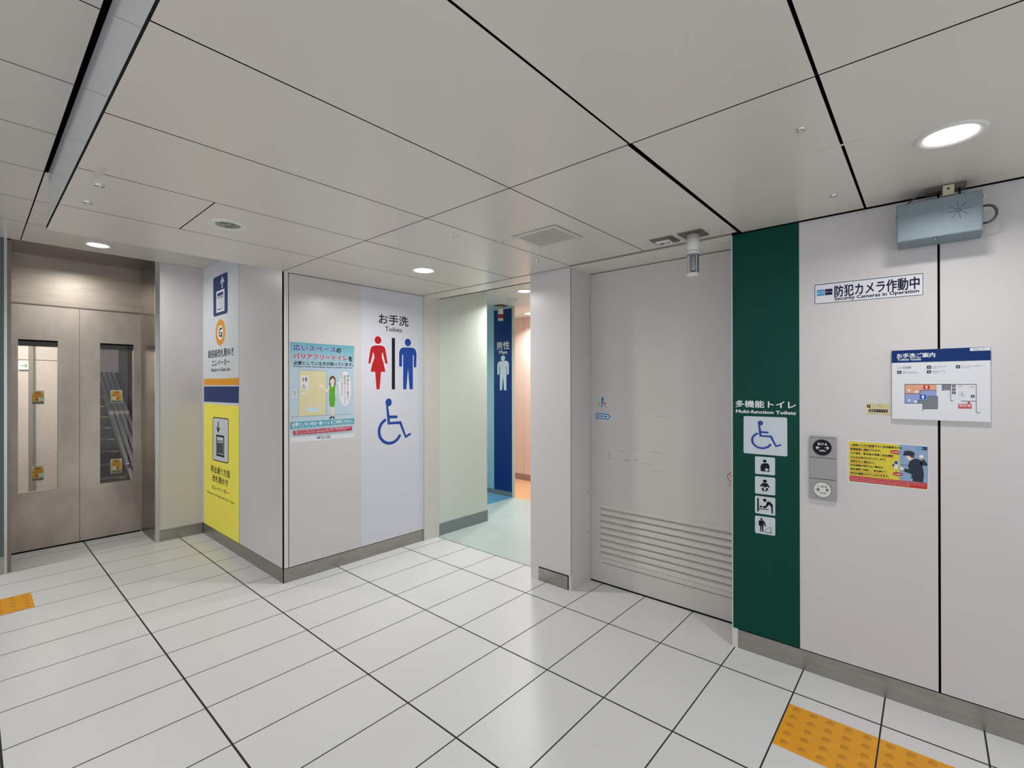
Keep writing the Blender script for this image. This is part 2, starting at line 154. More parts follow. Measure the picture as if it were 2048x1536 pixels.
 'no': {'paper': [(-0.2748,1.0919),(-0.0029,1.0894),(-0.0042,0.9042),(-0.2752,0.9047)], 'yel': [(-0.2711,1.0873),(-0.005,1.0848),(-0.0065,0.9087),(-0.2715,0.9101)], 'blue': [(-0.0961,1.0863),(-0.005,1.0853),(-0.0062,0.9335),(-0.0969,0.9359)], 'red': [(-0.2687,0.9364),(-0.0086,0.9358),(-0.0095,0.9106),(-0.2681,0.9109)], 'l0': (-0.2642,1.0673,-0.0876,1.0769), 'l1': (-0.2643,1.0491,-0.1576,1.0584), 'l2': (-0.2643,1.0313,-0.1169,1.0399), 'l3': (-0.2644,1.0131,-0.1406,1.0224), 'l4': (-0.2644,0.9954,-0.1772,1.0049), 'l5': (-0.2644,0.9786,-0.1511,0.9873), 'l6': (-0.2645,0.9618,-0.1393,0.9698), 'l7': (-0.2645,0.9423,-0.1308,0.9523), 'u0': [(-0.2647,1.0648),(-0.1823,1.0641),(-0.1824,1.0622),(-0.2648,1.0629)], 'u1': [(-0.2648,1.0469),(-0.1984,1.0463),(-0.1984,1.0444),(-0.2648,1.0449)], 'u2': [(-0.1561,1.0297),(-0.1157,1.0281),(-0.1157,1.0262),(-0.1561,1.0278)], 'u3': [(-0.2649,1.0109),(-0.1992,1.0114),(-0.1992,1.0095),(-0.2649,1.0089)], 'u4': [(-0.2649,0.9925),(-0.1993,0.993),(-0.1993,0.9911),(-0.2649,0.9906)], 'u5': [(-0.265,0.9575),(-0.1363,0.9576),(-0.1363,0.9558),(-0.265,0.9555)], 'e1': (-0.1104,1.0528,0.0168,0.0083), 'e1t': [(-0.1048,1.0468),(-0.098,1.0406),(-0.0991,1.0492)], 'e1x': (-0.1219,1.0498,-0.0979,1.0558), 'e2': (-0.1023,0.9606,0.0169,0.0078), 'e2t': [(-0.1075,0.9747),(-0.1108,0.9652),(-0.1036,0.9668)], 'e2x': (-0.1125,0.9575,-0.0924,0.9631), 'k': [(-0.1136,1.0153),(-0.1009,1.0148),(-0.1014,0.9811),(-0.1139,0.9815)], 'k1': (-0.1074,1.0091,0.0055,0.0063), 'k2': (-0.1076,0.9878,0.0052,0.0063), 'k3': [(-0.1133,1.0014),(-0.1014,1.0009),(-0.1014,0.9948),(-0.1133,0.9946)], 'k4': [(-0.1191,1.0017),(-0.1139,1.0016),(-0.1139,0.9921),(-0.1191,0.9924)], 'hat': [(-0.0827,1.0586),(-0.0706,1.0628),(-0.0552,1.0614),(-0.0472,1.0546),(-0.0483,1.0461),(-0.0567,1.0413),(-0.0735,1.0418),(-0.082,1.0407),(-0.0855,1.0458),(-0.0813,1.0499)], 'ghair': [(-0.0637,1.0417),(-0.0483,1.0465),(-0.0494,1.0347),(-0.0581,1.033),(-0.0609,1.0372)], 'gface': [(-0.0752,1.0409),(-0.063,1.0418),(-0.0606,1.0373),(-0.0578,1.0335),(-0.0511,1.0342),(-0.0532,1.0298),(-0.0623,1.0229),(-0.0679,1.0256),(-0.0718,1.031)], 'gbody': [(-0.0637,1.0187),(-0.0511,1.0309),(-0.04,1.0324),(-0.027,1.0244),(-0.022,0.9943),(-0.0187,0.9731),(-0.0197,0.9568),(-0.059,0.9491),(-0.0568,0.9648),(-0.0596,0.9672),(-0.0836,0.9753),(-0.0853,0.9782),(-0.0807,0.9885),(-0.0659,0.9847),(-0.0687,0.9999)], 'gleg': [(-0.0541,0.9506),(-0.0203,0.9571),(-0.0211,0.9365),(-0.0544,0.9373)], 'gcuff': [(-0.0828,0.9877),(-0.0796,0.9864),(-0.0817,0.9768),(-0.0853,0.9782)], 'gglove': [(-0.0964,0.9872),(-0.0899,0.9935),(-0.0828,0.9882),(-0.0852,0.9793),(-0.0914,0.9814)], 'garm': [(-0.0332,1.03),(-0.027,1.0153),(-0.026,1.0299),(-0.0195,1.0341),(-0.0076,1.0121),(-0.0101,1.0053),(-0.027,1.006),(-0.0298,1.0132)], 'gcuff2': [(-0.0288,1.031),(-0.0188,1.0342),(-0.0181,1.0307),(-0.0277,1.027)], 'gglove2': [(-0.0345,1.0435),(-0.029,1.0494),(-0.0211,1.0469),(-0.0197,1.0395),(-0.0256,1.0344),(-0.0318,1.0374)], 'lgb': [(-0.0368,1.0827),(-0.0228,1.0824),(-0.0228,1.0696),(-0.0371,1.07)], 'lgn': [(-0.0228,1.0824),(-0.0088,1.0818),(-0.0091,1.069),(-0.0228,1.0696)], 'bar': [(-0.0923,1.0047),(-0.0687,1.0036),(-0.0687,0.9995),(-0.0923,0.9999)], 'lgt': (-0.0214,1.0736,-0.0099,1.0771), 'r0': (-0.2666,0.9297,-0.0184,0.9331), 'r1': (-0.2667,0.922,-0.0143,0.9263), 'r2': (-0.2667,0.9145,-0.0628,0.9195)},
 'gd': {'hdr': [(-0.1203,1.4802),(0.1744,1.4812),(0.1743,1.4298),(-0.1204,1.4287)], 'jp': (-0.1031,1.448,0.0162,1.4665), 'en': (-0.102,1.4369,-0.0267,1.447), 'tag': [(0.1174,1.479),(0.1733,1.4805),(0.1733,1.4675),(0.1174,1.4679)], 'tagt': (0.1269,1.4701,0.1626,1.4777), 'ti': (-0.0958,1.4074,0.0066,0.004), 'i0': (-0.1021,1.3824,-0.0888,1.3955), 'i1': (-0.0089,1.4013,0.0042,1.4141), 'i2': (-0.009,1.3828,0.0041,1.3955), 'i3': (0.0773,1.4012,0.0896,1.4139), 'g0': (-0.0855,1.4056,-0.0578,1.4131), 'g1': (-0.085,1.4019,-0.0589,1.4054), 'g2': (-0.086,1.3881,-0.0447,1.394), 'g3': (-0.0851,1.3832,-0.037,1.3878), 'g4': (0.0073,1.4057,0.048,1.4125), 'g5': (0.0073,1.4019,0.0257,1.4048), 'g6': (0.0072,1.3881,0.0478,1.3938), 'g7': (0.0083,1.3841,0.0259,1.3869), 'g8': (0.0929,1.4064,0.1572,1.4121), 'g9': (0.0929,1.4018,0.119,1.4046), 'or': [(-0.0772,1.3384),(0.0204,1.3383),(0.0203,1.3145),(-0.0299,1.3141),(-0.0299,1.301),(-0.0773,1.3005)], 'bl': [(-0.0773,1.2987),(-0.0299,1.2993),(-0.0299,1.3123),(0.0203,1.3127),(0.0203,1.2903),(-0.0063,1.2899),(-0.0063,1.2739),(-0.0368,1.2733),(-0.0368,1.2611),(-0.0774,1.2601)], 'gg1': [(-0.0063,1.2894),(0.0236,1.2898),(0.0234,1.2405),(-0.0216,1.2391),(-0.0216,1.2614),(-0.0362,1.2611),(-0.0361,1.2719),(-0.0063,1.2725)], 'gg2': [(0.0374,1.3388),(0.0613,1.3387),(0.0612,1.3147),(0.0373,1.3146)], 'w0': [(-0.079,1.3401),(0.1354,1.3396),(0.1354,1.3376),(-0.079,1.3379)], 'w1': [(-0.0784,1.339),(-0.0768,1.339),(-0.0769,1.2601),(-0.0786,1.26)], 'w2': [(-0.0785,1.2611),(-0.0209,1.2625),(-0.0209,1.2604),(-0.0785,1.2589)], 'w3': [(-0.0224,1.2614),(-0.0208,1.2614),(-0.0208,1.2293),(-0.0225,1.2292)], 'w4': [(-0.0216,1.2401),(0.0241,1.2416),(0.0241,1.2395),(-0.0216,1.238)], 'w5': [(0.0227,1.2405),(0.0242,1.2405),(0.0243,1.2904),(0.0228,1.2903)], 'w6': [(-0.007,1.291),(0.0236,1.2914),(0.0236,1.2893),(-0.007,1.2888)], 'w7': [(-0.0071,1.2899),(-0.0055,1.2899),(-0.0055,1.2734),(-0.0071,1.2733)], 'w8': [(-0.0368,1.2738),(-0.0063,1.2744),(-0.0063,1.2723),(-0.0368,1.2717)], 'w9': [(-0.0376,1.2727),(-0.036,1.2728),(-0.036,1.2611),(-0.0377,1.261)], 'w10': [(-0.0773,1.3009),(-0.0296,1.3014),(-0.0297,1.2993),(-0.0773,1.2987)], 'w11': [(-0.0305,1.3003),(-0.0288,1.3003),(-0.0288,1.3138),(-0.0304,1.3138)], 'w12': [(-0.0296,1.3149),(0.0203,1.3152),(0.0203,1.3131),(-0.0296,1.3127)], 'w13': [(0.0611,1.3387),(0.0627,1.3387),(0.0625,1.2736),(0.061,1.2735)], 'w14': [(0.0618,1.2746),(0.0694,1.2747),(0.0694,1.2727),(0.0618,1.2725)], 'w15': [(0.1341,1.3386),(0.1355,1.3386),(0.1353,1.2294),(0.1338,1.2293)], 'w16': [(0.1346,1.2304),(0.1461,1.2308),(0.1461,1.2288),(0.1346,1.2283)], 'w17': [(0.0915,1.2738),(0.1347,1.2747),(0.1347,1.2727),(0.0915,1.2718)], 'w18': [(0.0366,1.3388),(0.0382,1.3388),(0.0381,1.3146),(0.0366,1.3146)], 'w19': [(0.0373,1.3156),(0.0419,1.3157),(0.0419,1.3136),(0.0373,1.3135)], 'w20': [(-0.0523,1.3389),(-0.0507,1.3389),(-0.0507,1.3348),(-0.0524,1.3348)], 'w21': [(-0.0524,1.3221),(-0.0507,1.3221),(-0.0508,1.2941),(-0.0525,1.2941)], 'w22': [(-0.0525,1.2824),(-0.0508,1.2824),(-0.0509,1.2607),(-0.0525,1.2607)], 'rs': (-0.0197,1.3179,-0.0002,1.3351), 'bs': (-0.031,1.2777,-0.0113,1.2962), 'rw': (-0.0143,1.3187,-0.0056,1.3344), 'bm': (-0.0259,1.279,-0.0167,1.295), 'k0': (0.066,1.3261,0.0763,1.3356), 'k1': (0.066,1.3129,0.0762,1.3226), 'k2': (0.0659,1.3001,0.0766,1.3096), 'k3': (0.1195,1.287,0.1297,1.2972), 'wf': (0.0866,1.2902,0.1062,1.3097), 'wi': (0.0876,1.2914,0.1052,1.3085), 'wc': (0.0903,1.2939,0.1021,1.3068), 'hb': (0.0837,1.2437,0.1219,1.2618), 'h1': (0.0858,1.2504,0.1196,1.2596), 'h2': (0.0858,1.2457,0.1202,1.2477), 'pin': (0.1139,1.267,0.004,0.0041), 't0': (-0.0644,1.3134,0.0039,0.0047), 't1': (-0.0645,1.2731,0.004,0.0047), 't2': (0.091,1.3309,0.0056,0.0038), 't3': (0.122,1.3278,0.0055,0.0037), 'z0': (-0.0412,1.3077,0.0053,0.0047), 'z1': (-0.0437,1.2677,0.0052,0.0047)},
 'lb': {'bg': [(-0.2096,1.2566),(-0.1267,1.2572),(-0.1278,1.2078),(-0.209,1.209)], 'ic': (-0.2053,1.2371,-0.1935,1.2498), 'a': (-0.1899,1.2441,-0.137,1.2488), 'b': (-0.1899,1.2374,-0.1286,1.2411), 'dk': [(-0.1994,1.2316),(-0.1348,1.2314),(-0.1348,1.2186),(-0.1994,1.2185)], 'c': (-0.1954,1.2211,-0.1371,1.2291), 'ln': [(-0.2054,1.2115),(-0.1532,1.2118),(-0.1532,1.2106),(-0.2054,1.2103)], 'd': (-0.1509,1.2101,-0.1291,1.2127), 'ln2': [(-0.2053,1.2546),(-0.1302,1.2547),(-0.1302,1.2539),(-0.2053,1.2537)]},
 'cs': {'bg': [(-0.4026,1.8029),(-0.0156,1.7977),(-0.0158,1.702),(-0.4028,1.7042)], 'bo': [(-0.3992,1.7989),(-0.0186,1.7946),(-0.0188,1.7041),(-0.3994,1.7084)], 'bi': [(-0.3966,1.7955),(-0.0207,1.7918),(-0.0209,1.7066),(-0.3968,1.7112)], 'jp': (-0.322,1.7322,-0.031,1.7832), 'en': (-0.3221,1.7126,-0.0324,1.7318), 'lb': [(-0.3894,1.7731),(-0.3607,1.7723),(-0.3607,1.7449),(-0.3894,1.7457)], 'ln': [(-0.3584,1.7727),(-0.3301,1.7724),(-0.3301,1.7446),(-0.3584,1.7461)], 'lt': (-0.3561,1.7565,-0.3322,1.7619), 'lm': (-0.3859,1.7524,-0.3642,1.7658)},
 'dr': {'ex': [(-1.6658,1.2493),(-1.6627,1.2531),(-1.6582,1.2541),(-1.6537,1.2532),(-1.65,1.2489),(-1.6508,1.2338),(-1.6561,1.2067),(-1.6644,1.2065),(-1.6661,1.2309)], 'exo': [(-1.6703,1.2479),(-1.6657,1.2553),(-1.6582,1.2574),(-1.6507,1.2555),(-1.6455,1.2484),(-1.6471,1.2313),(-1.6524,1.2042),(-1.6524,1.1891),(-1.6614,1.1842),(-1.6712,1.1885),(-1.6704,1.2018),(-1.6681,1.2058),(-1.6703,1.2308)], 'dot': (-1.6622,1.1945,0.0075,0.0064), 'chu': (-1.6893,1.2054,-1.6711,1.2211), 'i': (-1.6508,1.2038,-1.6327,1.22), 'e1': (-1.7053,1.1891,-1.6757,1.1962), 'e2': (-1.6494,1.1861,-1.6197,1.1938), 'ao': [(-1.7146,1.1486),(-1.6131,1.1453),(-1.5941,1.1252),(-1.614,1.1042),(-1.7147,1.1067)], 'ab': [(-1.7123,1.1467),(-1.6146,1.1433),(-1.5963,1.1251),(-1.6154,1.106),(-1.7124,1.1088)], 'ai': [(-1.7055,1.1403),(-1.6176,1.1373),(-1.6044,1.1254),(-1.6176,1.1118),(-1.7055,1.1144)], 'j': (-1.6978,1.1201,-1.6827,1.1347), 'd': (-1.6406,1.1187,-1.6243,1.1317), 'el': (-1.6621,1.1265,0.0151,0.0055), 'au': (-1.6706,1.1244,-1.6533,1.1285), 'nc': (-0.8357,0.8213,0.0223,0.0232), 'ni': (-0.8357,0.8213,0.0176,0.0184), 'nt': (-0.8607,0.7843,-0.8079,0.7909), 'ne': (-0.8534,0.7721,-0.8141,0.7765)},
 'me': {'jp': (-3.9957,1.7684,-3.7838,1.8611), 'en': (-3.9524,1.7117,-3.8245,1.7571), 'h': (-3.8896,1.6623,0.0347,0.0326), 'b': (-3.984,1.2732,-3.794,1.629)},
 'ev': {'s0': (0.3342,1.1863,0.4091,1.2978), 's1': (0.3341,0.5597,0.4076,0.6827), 's2': (0.8312,1.1813,0.912,1.2983), 's3': (0.8296,0.5538,0.9102,0.6822)},
 'y8': {'exit': (0.3781,1.5251,0.4561,1.6074), 'ghost': (0.3781,1.6322,0.4561,1.6978), 'pil': [(0.4617,1.8127),(0.4986,1.815)], 'jn': [(0.5134,1.6251),(0.519,1.6187)]},
 'es': {'q0': [(1.1173,0.3576)], 'q1': [(1.0802,0.5604)], 'q2': [(1.0355,0.7205)], 'q3': [(1.0844,0.7157)], 'q4': [(0.9478,1.0647)], 'q5': [(0.9874,1.0629)], 'q6': [(1.0276,1.0714)], 'q7': [(1.0723,1.059)]}}
# ------------------------------------------------------------------ mesh helpers
ORG = {}
class MB:
    def __init__(s): s.v = []; s.f = []; s.m = []; s.names = []; s.sm = []
    def mi(s, m):
        if m not in s.names: s.names.append(m)
        return s.names.index(m)
    def face(s, idx, m, smooth=False): s.f.append(tuple(idx)); s.m.append(s.mi(m)); s.sm.append(smooth)
    def box(s, x0, x1, y0, y1, z0, z1, m):
        i = len(s.v)
        s.v += [(x,y,z) for z in (z0,z1) for y in (y0,y1) for x in (x0,x1)]
        for q in ((0,2,3,1),(4,5,7,6),(0,1,5,4),(2,6,7,3),(0,4,6,2),(1,3,7,5)): s.face([i+k for k in q], m)
        return s
    def slab(s, x0, x1, y0, y1, z0, z1, m, edge='gap_black'):   # facing panel: one visible face, dark joint edges
        s.box(x0, x1, y0, y1, z0, z1, edge); e = s.mi(m)
        s.m[-6] = e                                           # underside
        return s
    def bbox(s, x0, x1, y0, y1, z0, z1, m, r=.003):      # box with bevelled edges
        bm = bmesh.new(); bmesh.ops.create_cube(bm, size=1)
        for v in bm.verts: v.co = Vector(((x0+x1)/2+v.co.x*(x1-x0), (y0+y1)/2+v.co.y*(y1-y0), (z0+z1)/2+v.co.z*(z1-z0)))
        bmesh.ops.bevel(bm, geom=bm.edges[:], offset=r, segments=2, affect='EDGES', profile=.5)
        return s.bm(bm, m)
    def bm(s, bm, m, smooth=False):
        i = len(s.v); bm.verts.index_update()
        s.v += [tuple(v.co) for v in bm.verts]
        for f in bm.faces: s.face([i+v.index for v in f.verts], m, smooth)
        bm.free(); return s
    def poly(s, fr, pts, m, d0=.0, d1=.0004):            # prism of a 2-D outline standing on a plane
        a = sum(pts[k][0]*pts[(k+1)%len(pts)][1]-pts[(k+1)%len(pts)][0]*pts[k][1] for k in range(len(pts)))
        if a < 0: pts = pts[::-1]
        n = len(pts); i = len(s.v)
        s.v += [fr(u,v,d1) for u,v in pts]+[fr(u,v,d0) for u,v in pts]
        s.face(range(i, i+n), m)
        for k in range(n): s.face((i+k, i+n+k, i+n+(k+1)%n, i+(k+1)%n), m)
        return s
    def rect(s, fr, b, m, d0=.0, d1=.0004): return s.poly(fr, [(b[0],b[1]),(b[2],b[1]),(b[2],b[3]),(b[0],b[3])], m, d0, d1)
    def rrect(s, fr, pts, m, d0=.0, d1=.0004, r=.008):   # rounded outline
        out = []; n = len(pts)
        for k in range(n):
            p = Vector(pts[k]); a = Vector(pts[k-1]); c = Vector(pts[(k+1)%n])
            pa = p+(a-p).normalized()*r; pc = p+(c-p).normalized()*r
            for t in (0,.25,.5,.75,1): out.append(tuple((1-t)**2*pa+2*t*(1-t)*p+t*t*pc))
        return s.poly(fr, out, m, d0, d1)
    def ell(s, fr, e, m, d0=.0, d1=.0004, n=28):
        return s.poly(fr, [(e[0]+e[2]*math.cos(2*math.pi*k/n), e[1]+e[3]*math.sin(2*math.pi*k/n)) for k in range(n)], m, d0, d1)
    def ring(s, fr, e, w, m, a0=0, a1=360, d0=.0, d1=.0004, n=40):
        P = [math.radians(a0+(a1-a0)*k/n) for k in range(n+1)]
        for k in range(n):
            q = [(e[0]+(e[2]*f)*math.cos(t), e[1]+(e[3]*f)*math.sin(t)) for t, f in ((P[k],1),(P[k+1],1),(P[k+1],1-w),(P[k],1-w))]
            i = len(s.v); s.v += [fr(u,v,d1) for u,v in q]; s.face((i,i+1,i+2,i+3) if True else 0, m)
        return s
    def lathe(s, c, prof, m, n=40, smooth=True, axis='z'):
        i = len(s.v); k = len(prof)
        for a in range(n):
            t = 2*math.pi*a/n
            for r, h in prof: s.v.append((c[0]+r*math.cos(t), c[1]+r*math.sin(t), c[2]+h))
        for a in range(n):
            for j in range(k-1):
                p, q = i+a*k+j, i+((a+1)%n)*k+j
                s.face((p, q, q+1, p+1), m, smooth)
        return s
    def cyl(s, c, r, h, m, n=32, axis=(0,0,1)):          # closed cylinder from c along axis*h
        ax = Vector(axis).normalized(); a = ax.orthogonal().normalized(); b = ax.cross(a); i = len(s.v); c = Vector(c)
        for k in range(n):
            d = a*math.cos(2*math.pi*k/n)*r+b*math.sin(2*math.pi*k/n)*r
            s.v += [tuple(c+d), tuple(c+d+ax*h)]
        for k in range(n): s.face((i+2*k, i+2*((k+1)%n), i+2*((k+1)%n)+1, i+2*k+1), m, True)
        s.face([i+2*k for k in range(n)][::-1], m); s.face([i+2*k+1 for k in range(n)], m)
        return s
    def tube(s, pts, r, m, n=10):
        pts = [Vector(p) for p in pts]; i = len(s.v)
        for k, p in enumerate(pts):
            t = (pts[min(k+1,len(pts)-1)]-pts[max(k-1,0)]).normalized(); a = t.cross(Vector((0.31,.2,.93))).normalized(); b = t.cross(a)
            s.v += [tuple(p+a*r*math.cos(2*math.pi*j/n)+b*r*math.sin(2*math.pi*j/n)) for j in range(n)]
        for k in range(len(pts)-1):
            for j in range(n): s.face((i+k*n+j, i+k*n+(j+1)%n, i+(k+1)*n+(j+1)%n, i+(k+1)*n+j), m, True)
        s.face([i+j for j in range(n)][::-1], m); s.face([i+(len(pts)-1)*n+j for j in range(n)], m)
        return s
    def text(s, fr, body, b, m, d=.0007, bold=0., rot=False, spacing=1.):
        vs, fs = glyphs(body, 0., spacing)
        x0 = min(v[0] for v in vs); x1 = max(v[0] for v in vs); y0 = min(v[1] for v in vs); y1 = max(v[1] for v in vs)
        i = len(s.v)
        sx, sy = (b[2]-b[0])/(x1-x0), (b[3]-b[1])/(y1-y0)
        offs = [(0,0)] if bold <= 0 else [(-1,0),(1,0),(0,.8),(0,-.8)] if bold < .04 else [(math.cos(a*math.pi/4), math.sin(a*math.pi/4)) for a in range(8)]
        for n_, (ox, oy) in enumerate(offs):
            i = len(s.v)
            for x, y in vs: s.v.append(fr(b[0]+(x-x0+ox*bold)*sx, b[1]+(y-y0+oy*bold)*sy, d+n_*.00002))
            for f in fs: s.face([i+k for k in f], m)
        return s
    def build(s, name, parent=None, origin=None):
        if parent is not None: org = ORG[parent.name]
        elif origin is not None: org = Vector(origin)
        else:
            lo = [min(v[k] for v in s.v) for k in range(3)]; hi = [max(v[k] for v in s.v) for k in range(3)]
            org = Vector(((lo[0]+hi[0])/2, (lo[1]+hi[1])/2, lo[2]))
        me = bpy.data.meshes.new(name)
        me.from_pydata([(v[0]-org.x, v[1]-org.y, v[2]-org.z) for v in s.v], [], s.f)
        for n in s.names: me.materials.append(M[n])
        me.polygons.foreach_set('material_index', s.m); me.polygons.foreach_set('use_smooth', s.sm); me.update()
        o = bpy.data.objects.new(name, me); COL.objects.link(o)
        if parent is not None: o.parent = parent
        else: o.location = org
        ORG[o.name] = org
        return o
GC = {}
def glyphs(body, bold, spacing=1.):
    key = (body, bold, spacing)
    if key in GC: return GC[key]
    c = bpy.data.curves.new('lettering', 'FONT'); c.body = body; c.resolution_u = 2; c.offset = bold; c.space_line = .92; c.align_x = 'CENTER'; c.space_character = spacing
    o = bpy.data.objects.new('lettering', c); COL.objects.link(o)
    dg = bpy.context.evaluated_depsgraph_get(); me = o.evaluated_get(dg).to_mesh()
    r = ([(v.co.x, v.co.y) for v in me.vertices], [tuple(p.vertices) for p in me.polygons])
    o.evaluated_get(dg).to_mesh_clear(); bpy.data.objects.remove(o); bpy.data.curves.remove(c)
    GC[key] = r
    return r
def empty(name, loc):
    o = bpy.data.objects.new(name, None); o.empty_display_size = .1; COL.objects.link(o); o.location = loc; ORG[o.name] = Vector(loc); return o
def tag(o, label, cat, group=None):
    o['label'] = label; o['category'] = cat
    if group: o['group'] = group
    return o
def struct(o): o['kind'] = 'structure'; return o
# planes: (u to the right, v up, d out of the wall) -> point
def face_x(X): return lambda u, v, d=0: (X-d, -u, v)          # wall facing -X
def face_y(Y): return lambda u, v, d=0: (u, Y-d, v)           # wall facing -Y
def shift(fr, k): return lambda u, v, d=0: fr(u, v, d+k)
XR, YT, XC, YE, YD, H, H2, HV = 2.576, 3.276, 1.395, 4.95, 5.46, 2.104, 2.392, 2.275
FR, FT, FC, FD, FM = face_x(XR), face_y(YT), face_x(XC), face_x(2.815), face_x(4.27)
# ------------------------------------------------------------------ setting: floors, ceilings
b = MB(); b.box(-2.6, 2.725, -2.6, 5.62, -.06, 0, 'floor_tiles'); b.box(2.725, 2.83, .76, 1.76, -.06, 0, 'floor_tiles')
struct(b.build('floor'))
b = MB(); b.box(2.729, 4.262, 1.9, 6.3, -.06, -.0005, 'corridor_floor'); struct(b.build('floor'))
b = MB(); b.box(4.262, 5.3, 1.9, 3.72, -.06, -.0005, 'floor_orange'); b.box(4.29, 5.3, 3.72, 5.4, -.06, -.0005, 'floor_orange'); struct(b.build('floor'))
b = MB(); b.box(3.37, 4.262, 3.722, 6.3, -.0005, .0006, 'floor_blue'); struct(b.build('floor'))
b = MB(); b.box(2.7225, 2.7275, 2.09, 3.26, -.001, .0008, 'gap_black'); struct(b.build('trim_1'))
def panels(b, xs, ys, z, t, m, gx=.005, gy=.005, gaps={}, xend={}):
    for i in range(len(xs)-1):
        for j in range(len(ys)-1):
            g = [gaps.get(('x',i,j), gx)/2, gaps.get(('x',i+1,j), gx)/2, gaps.get(('y',i,j), gy)/2, gaps.get(('y',i,j+1), gy)/2]
            b.slab(xs[i]+g[0], xend.get((i,j), xs[i+1]-g[1]), ys[j]+g[2], ys[j+1]-g[3], z, z+t, m)
b = MB()
ys = [-2.6, -2.34, -1.83, -1.32, -.81, -.302, .2085, .716, 1.226, 1.735, 2.245]
N = len(ys)-1
gp = {('y',0,6):.008, ('y',1,6):.009, ('y',0,7):.007, ('y',1,7):.016}
for j in range(len(ys)): gp[('x',0,j)] = 0; gp[('x',2,j)] = .008
panels(b, [.25, 1.385, 2.565], ys, H, .02, 'ceiling_panel', gaps=gp, xend={(1,7):2.540, (1,8):2.540})
b.slab(.25, .6755, 2.2475, 2.7525, H, H+.02, 'ceiling_panel'); b.slab(.6805, 1.3825, 2.2475, 2.7525, H, H+.02, 'ceiling_panel')
b.slab(1.3875, 2.561, 2.2495, 2.7525, H, H+.02, 'ceiling_panel')
b.slab(.25, 1.3825, 2.7575, 3.255, H, H+.02, 'ceiling_panel'); b.slab(1.3875, 2.561, 2.7575, 3.2735, H, H+.02, 'ceiling_panel')
b.box(.262, 2.576, -2.6, 3.25, H+.04, H+.06, 'gap_black')
struct(b.build('ceiling'))
b = MB()
yu = [-2.6, -2.34, -1.83, -1.32, -.81, -.302, .2085, .716, 1.226, 1.742, 2.249, 2.755, 3.272, 3.83, 4.383, 4.949]
gp = {}
for j in range(len(yu)): gp[('x',3,j)] = .006; gp[('x',0,j)] = 0
panels(b, [-2.6, -2.02, -.89, .245], yu, H2, .02, 'ceiling_panel', gaps=gp)
panels(b, [.245, 1.395], [3.272, 3.83, 4.383, 4.949], H2, .02, 'ceiling_panel', gaps={('x',0,0):.006,('x',0,1):.006,('x',0,2):.006,('x',1,0):0,('x',1,1):0,('x',1,2):0})
b.box(-2.6, 1.395, -2.6, 4.95, H2+.05, H2+.07, 'gap_black')
struct(b.build('ceiling'))
b = MB(); b.box(.258, .278, -2.6, 3.255, H+.02, H2-.002, 'fascia_panel'); b.box(.278, 1.395, 3.235, 3.255, H+.02, H2+.04, 'fascia_panel')
struct(b.build('trim_2'))
# ------------------------------------------------------------------ setting: right wall with its skirting
b = MB()
b.box(XR, XR+.012, -.024, .7635, .099, H-.004, 'wall_panel'); b.box(XR+.001, XR+.012, -2.6, .7635, H-.004, H+.065, 'gap_black')
for y0, y1 in ((-1.23, -.032), (-2.6, -1.238)): b.box(XR, XR+.012, y0, y1, .099, H-.003, 'wall_panel')
b.box(XR+.012, 3.0, -2.6, .762, 0, H, 'gap_black')
b.box(XR+.002, XR+.03, .737, .7635, 0, .099, 'wall_corner'); b.box(XR+.012, 3.0, .760, .7635, 0, H, 'wall_panel')
struct(b.build('wall_right'))
b = MB(); b.box(XR+.003, XR+.012, -2.6, .737, 0, .0935, 'steel_skirting'); struct(b.build('baseboard_right'))
# pillar between the toilet entrance and the sliding door
b = MB(); b.box(2.572, 2.58, 1.752, 2.086, .099, H-.002, 'wall_panel'); b.box(2.576, 2.86, 1.752, 2.088, 0, H, 'wall_panel')
b.box(2.86, 3.3, 1.762, 2.088, 0, HV, 'corridor_wall')
for y, z in ((1.752, .33), (1.752, .6)):
    b.cyl((2.785, 1.7525, z), .004, .0012, 'gap_black', 10, (0,-1,0))
struct(b.build('wall_middle'))
b = MB(); b.box(2.5735, 2.577, 1.778, 2.018, 0, .088, 'steel_skirting'); b.box(2.5732, 2.576, 1.772, 1.778, 0, .094, 'gap_black'); b.box(2.5732, 2.576, 1.778, 2.018, .088, .094, 'gap_black'); struct(b.build('baseboard_middle'))
# door header soffits
b = MB(); b.box(2.5745, 2.85, .762, 1.752, 2.097, 2.14, 'soffit_panel'); b.box(2.5745, 2.765, 2.086, 3.27, 2.101, 2.14, 'soffit_panel'); b.box(2.745, 2.765, 1.9, 3.29, 2.101, HV, 'corridor_ceiling')
b.box(2.559, 2.5745, 1.74, 3.272, H+.001, H+.03, 'channel_grey'); b.box(2.543, 2.5725, .766, 1.74, H-.001, H+.03, 'channel_mid')
struct(b.build('trim_3'))
# toilet sign wall
b = MB()
b.box(XC, 1.4295, YT, YT+.012, .1, H2, 'wall_corner'); b.box(1.4355, 1.981, YT, YT+.012, .1, H-.003, 'wall_panel')
b.box(1.981, 2.578, YT-.0006, YT+.012, .1, H-.003, 'wall_film'); b.box(XC+.006, 2.58, YT+.012, YT+.3, 0, H2, 'gap_black')
struct(b.build('wall_back'))
b = MB(); b.box(XC+.003, 2.578, YT+.003, YT+.012, 0, .094, 'steel_skirting'); struct(b.build('baseboard_back'))
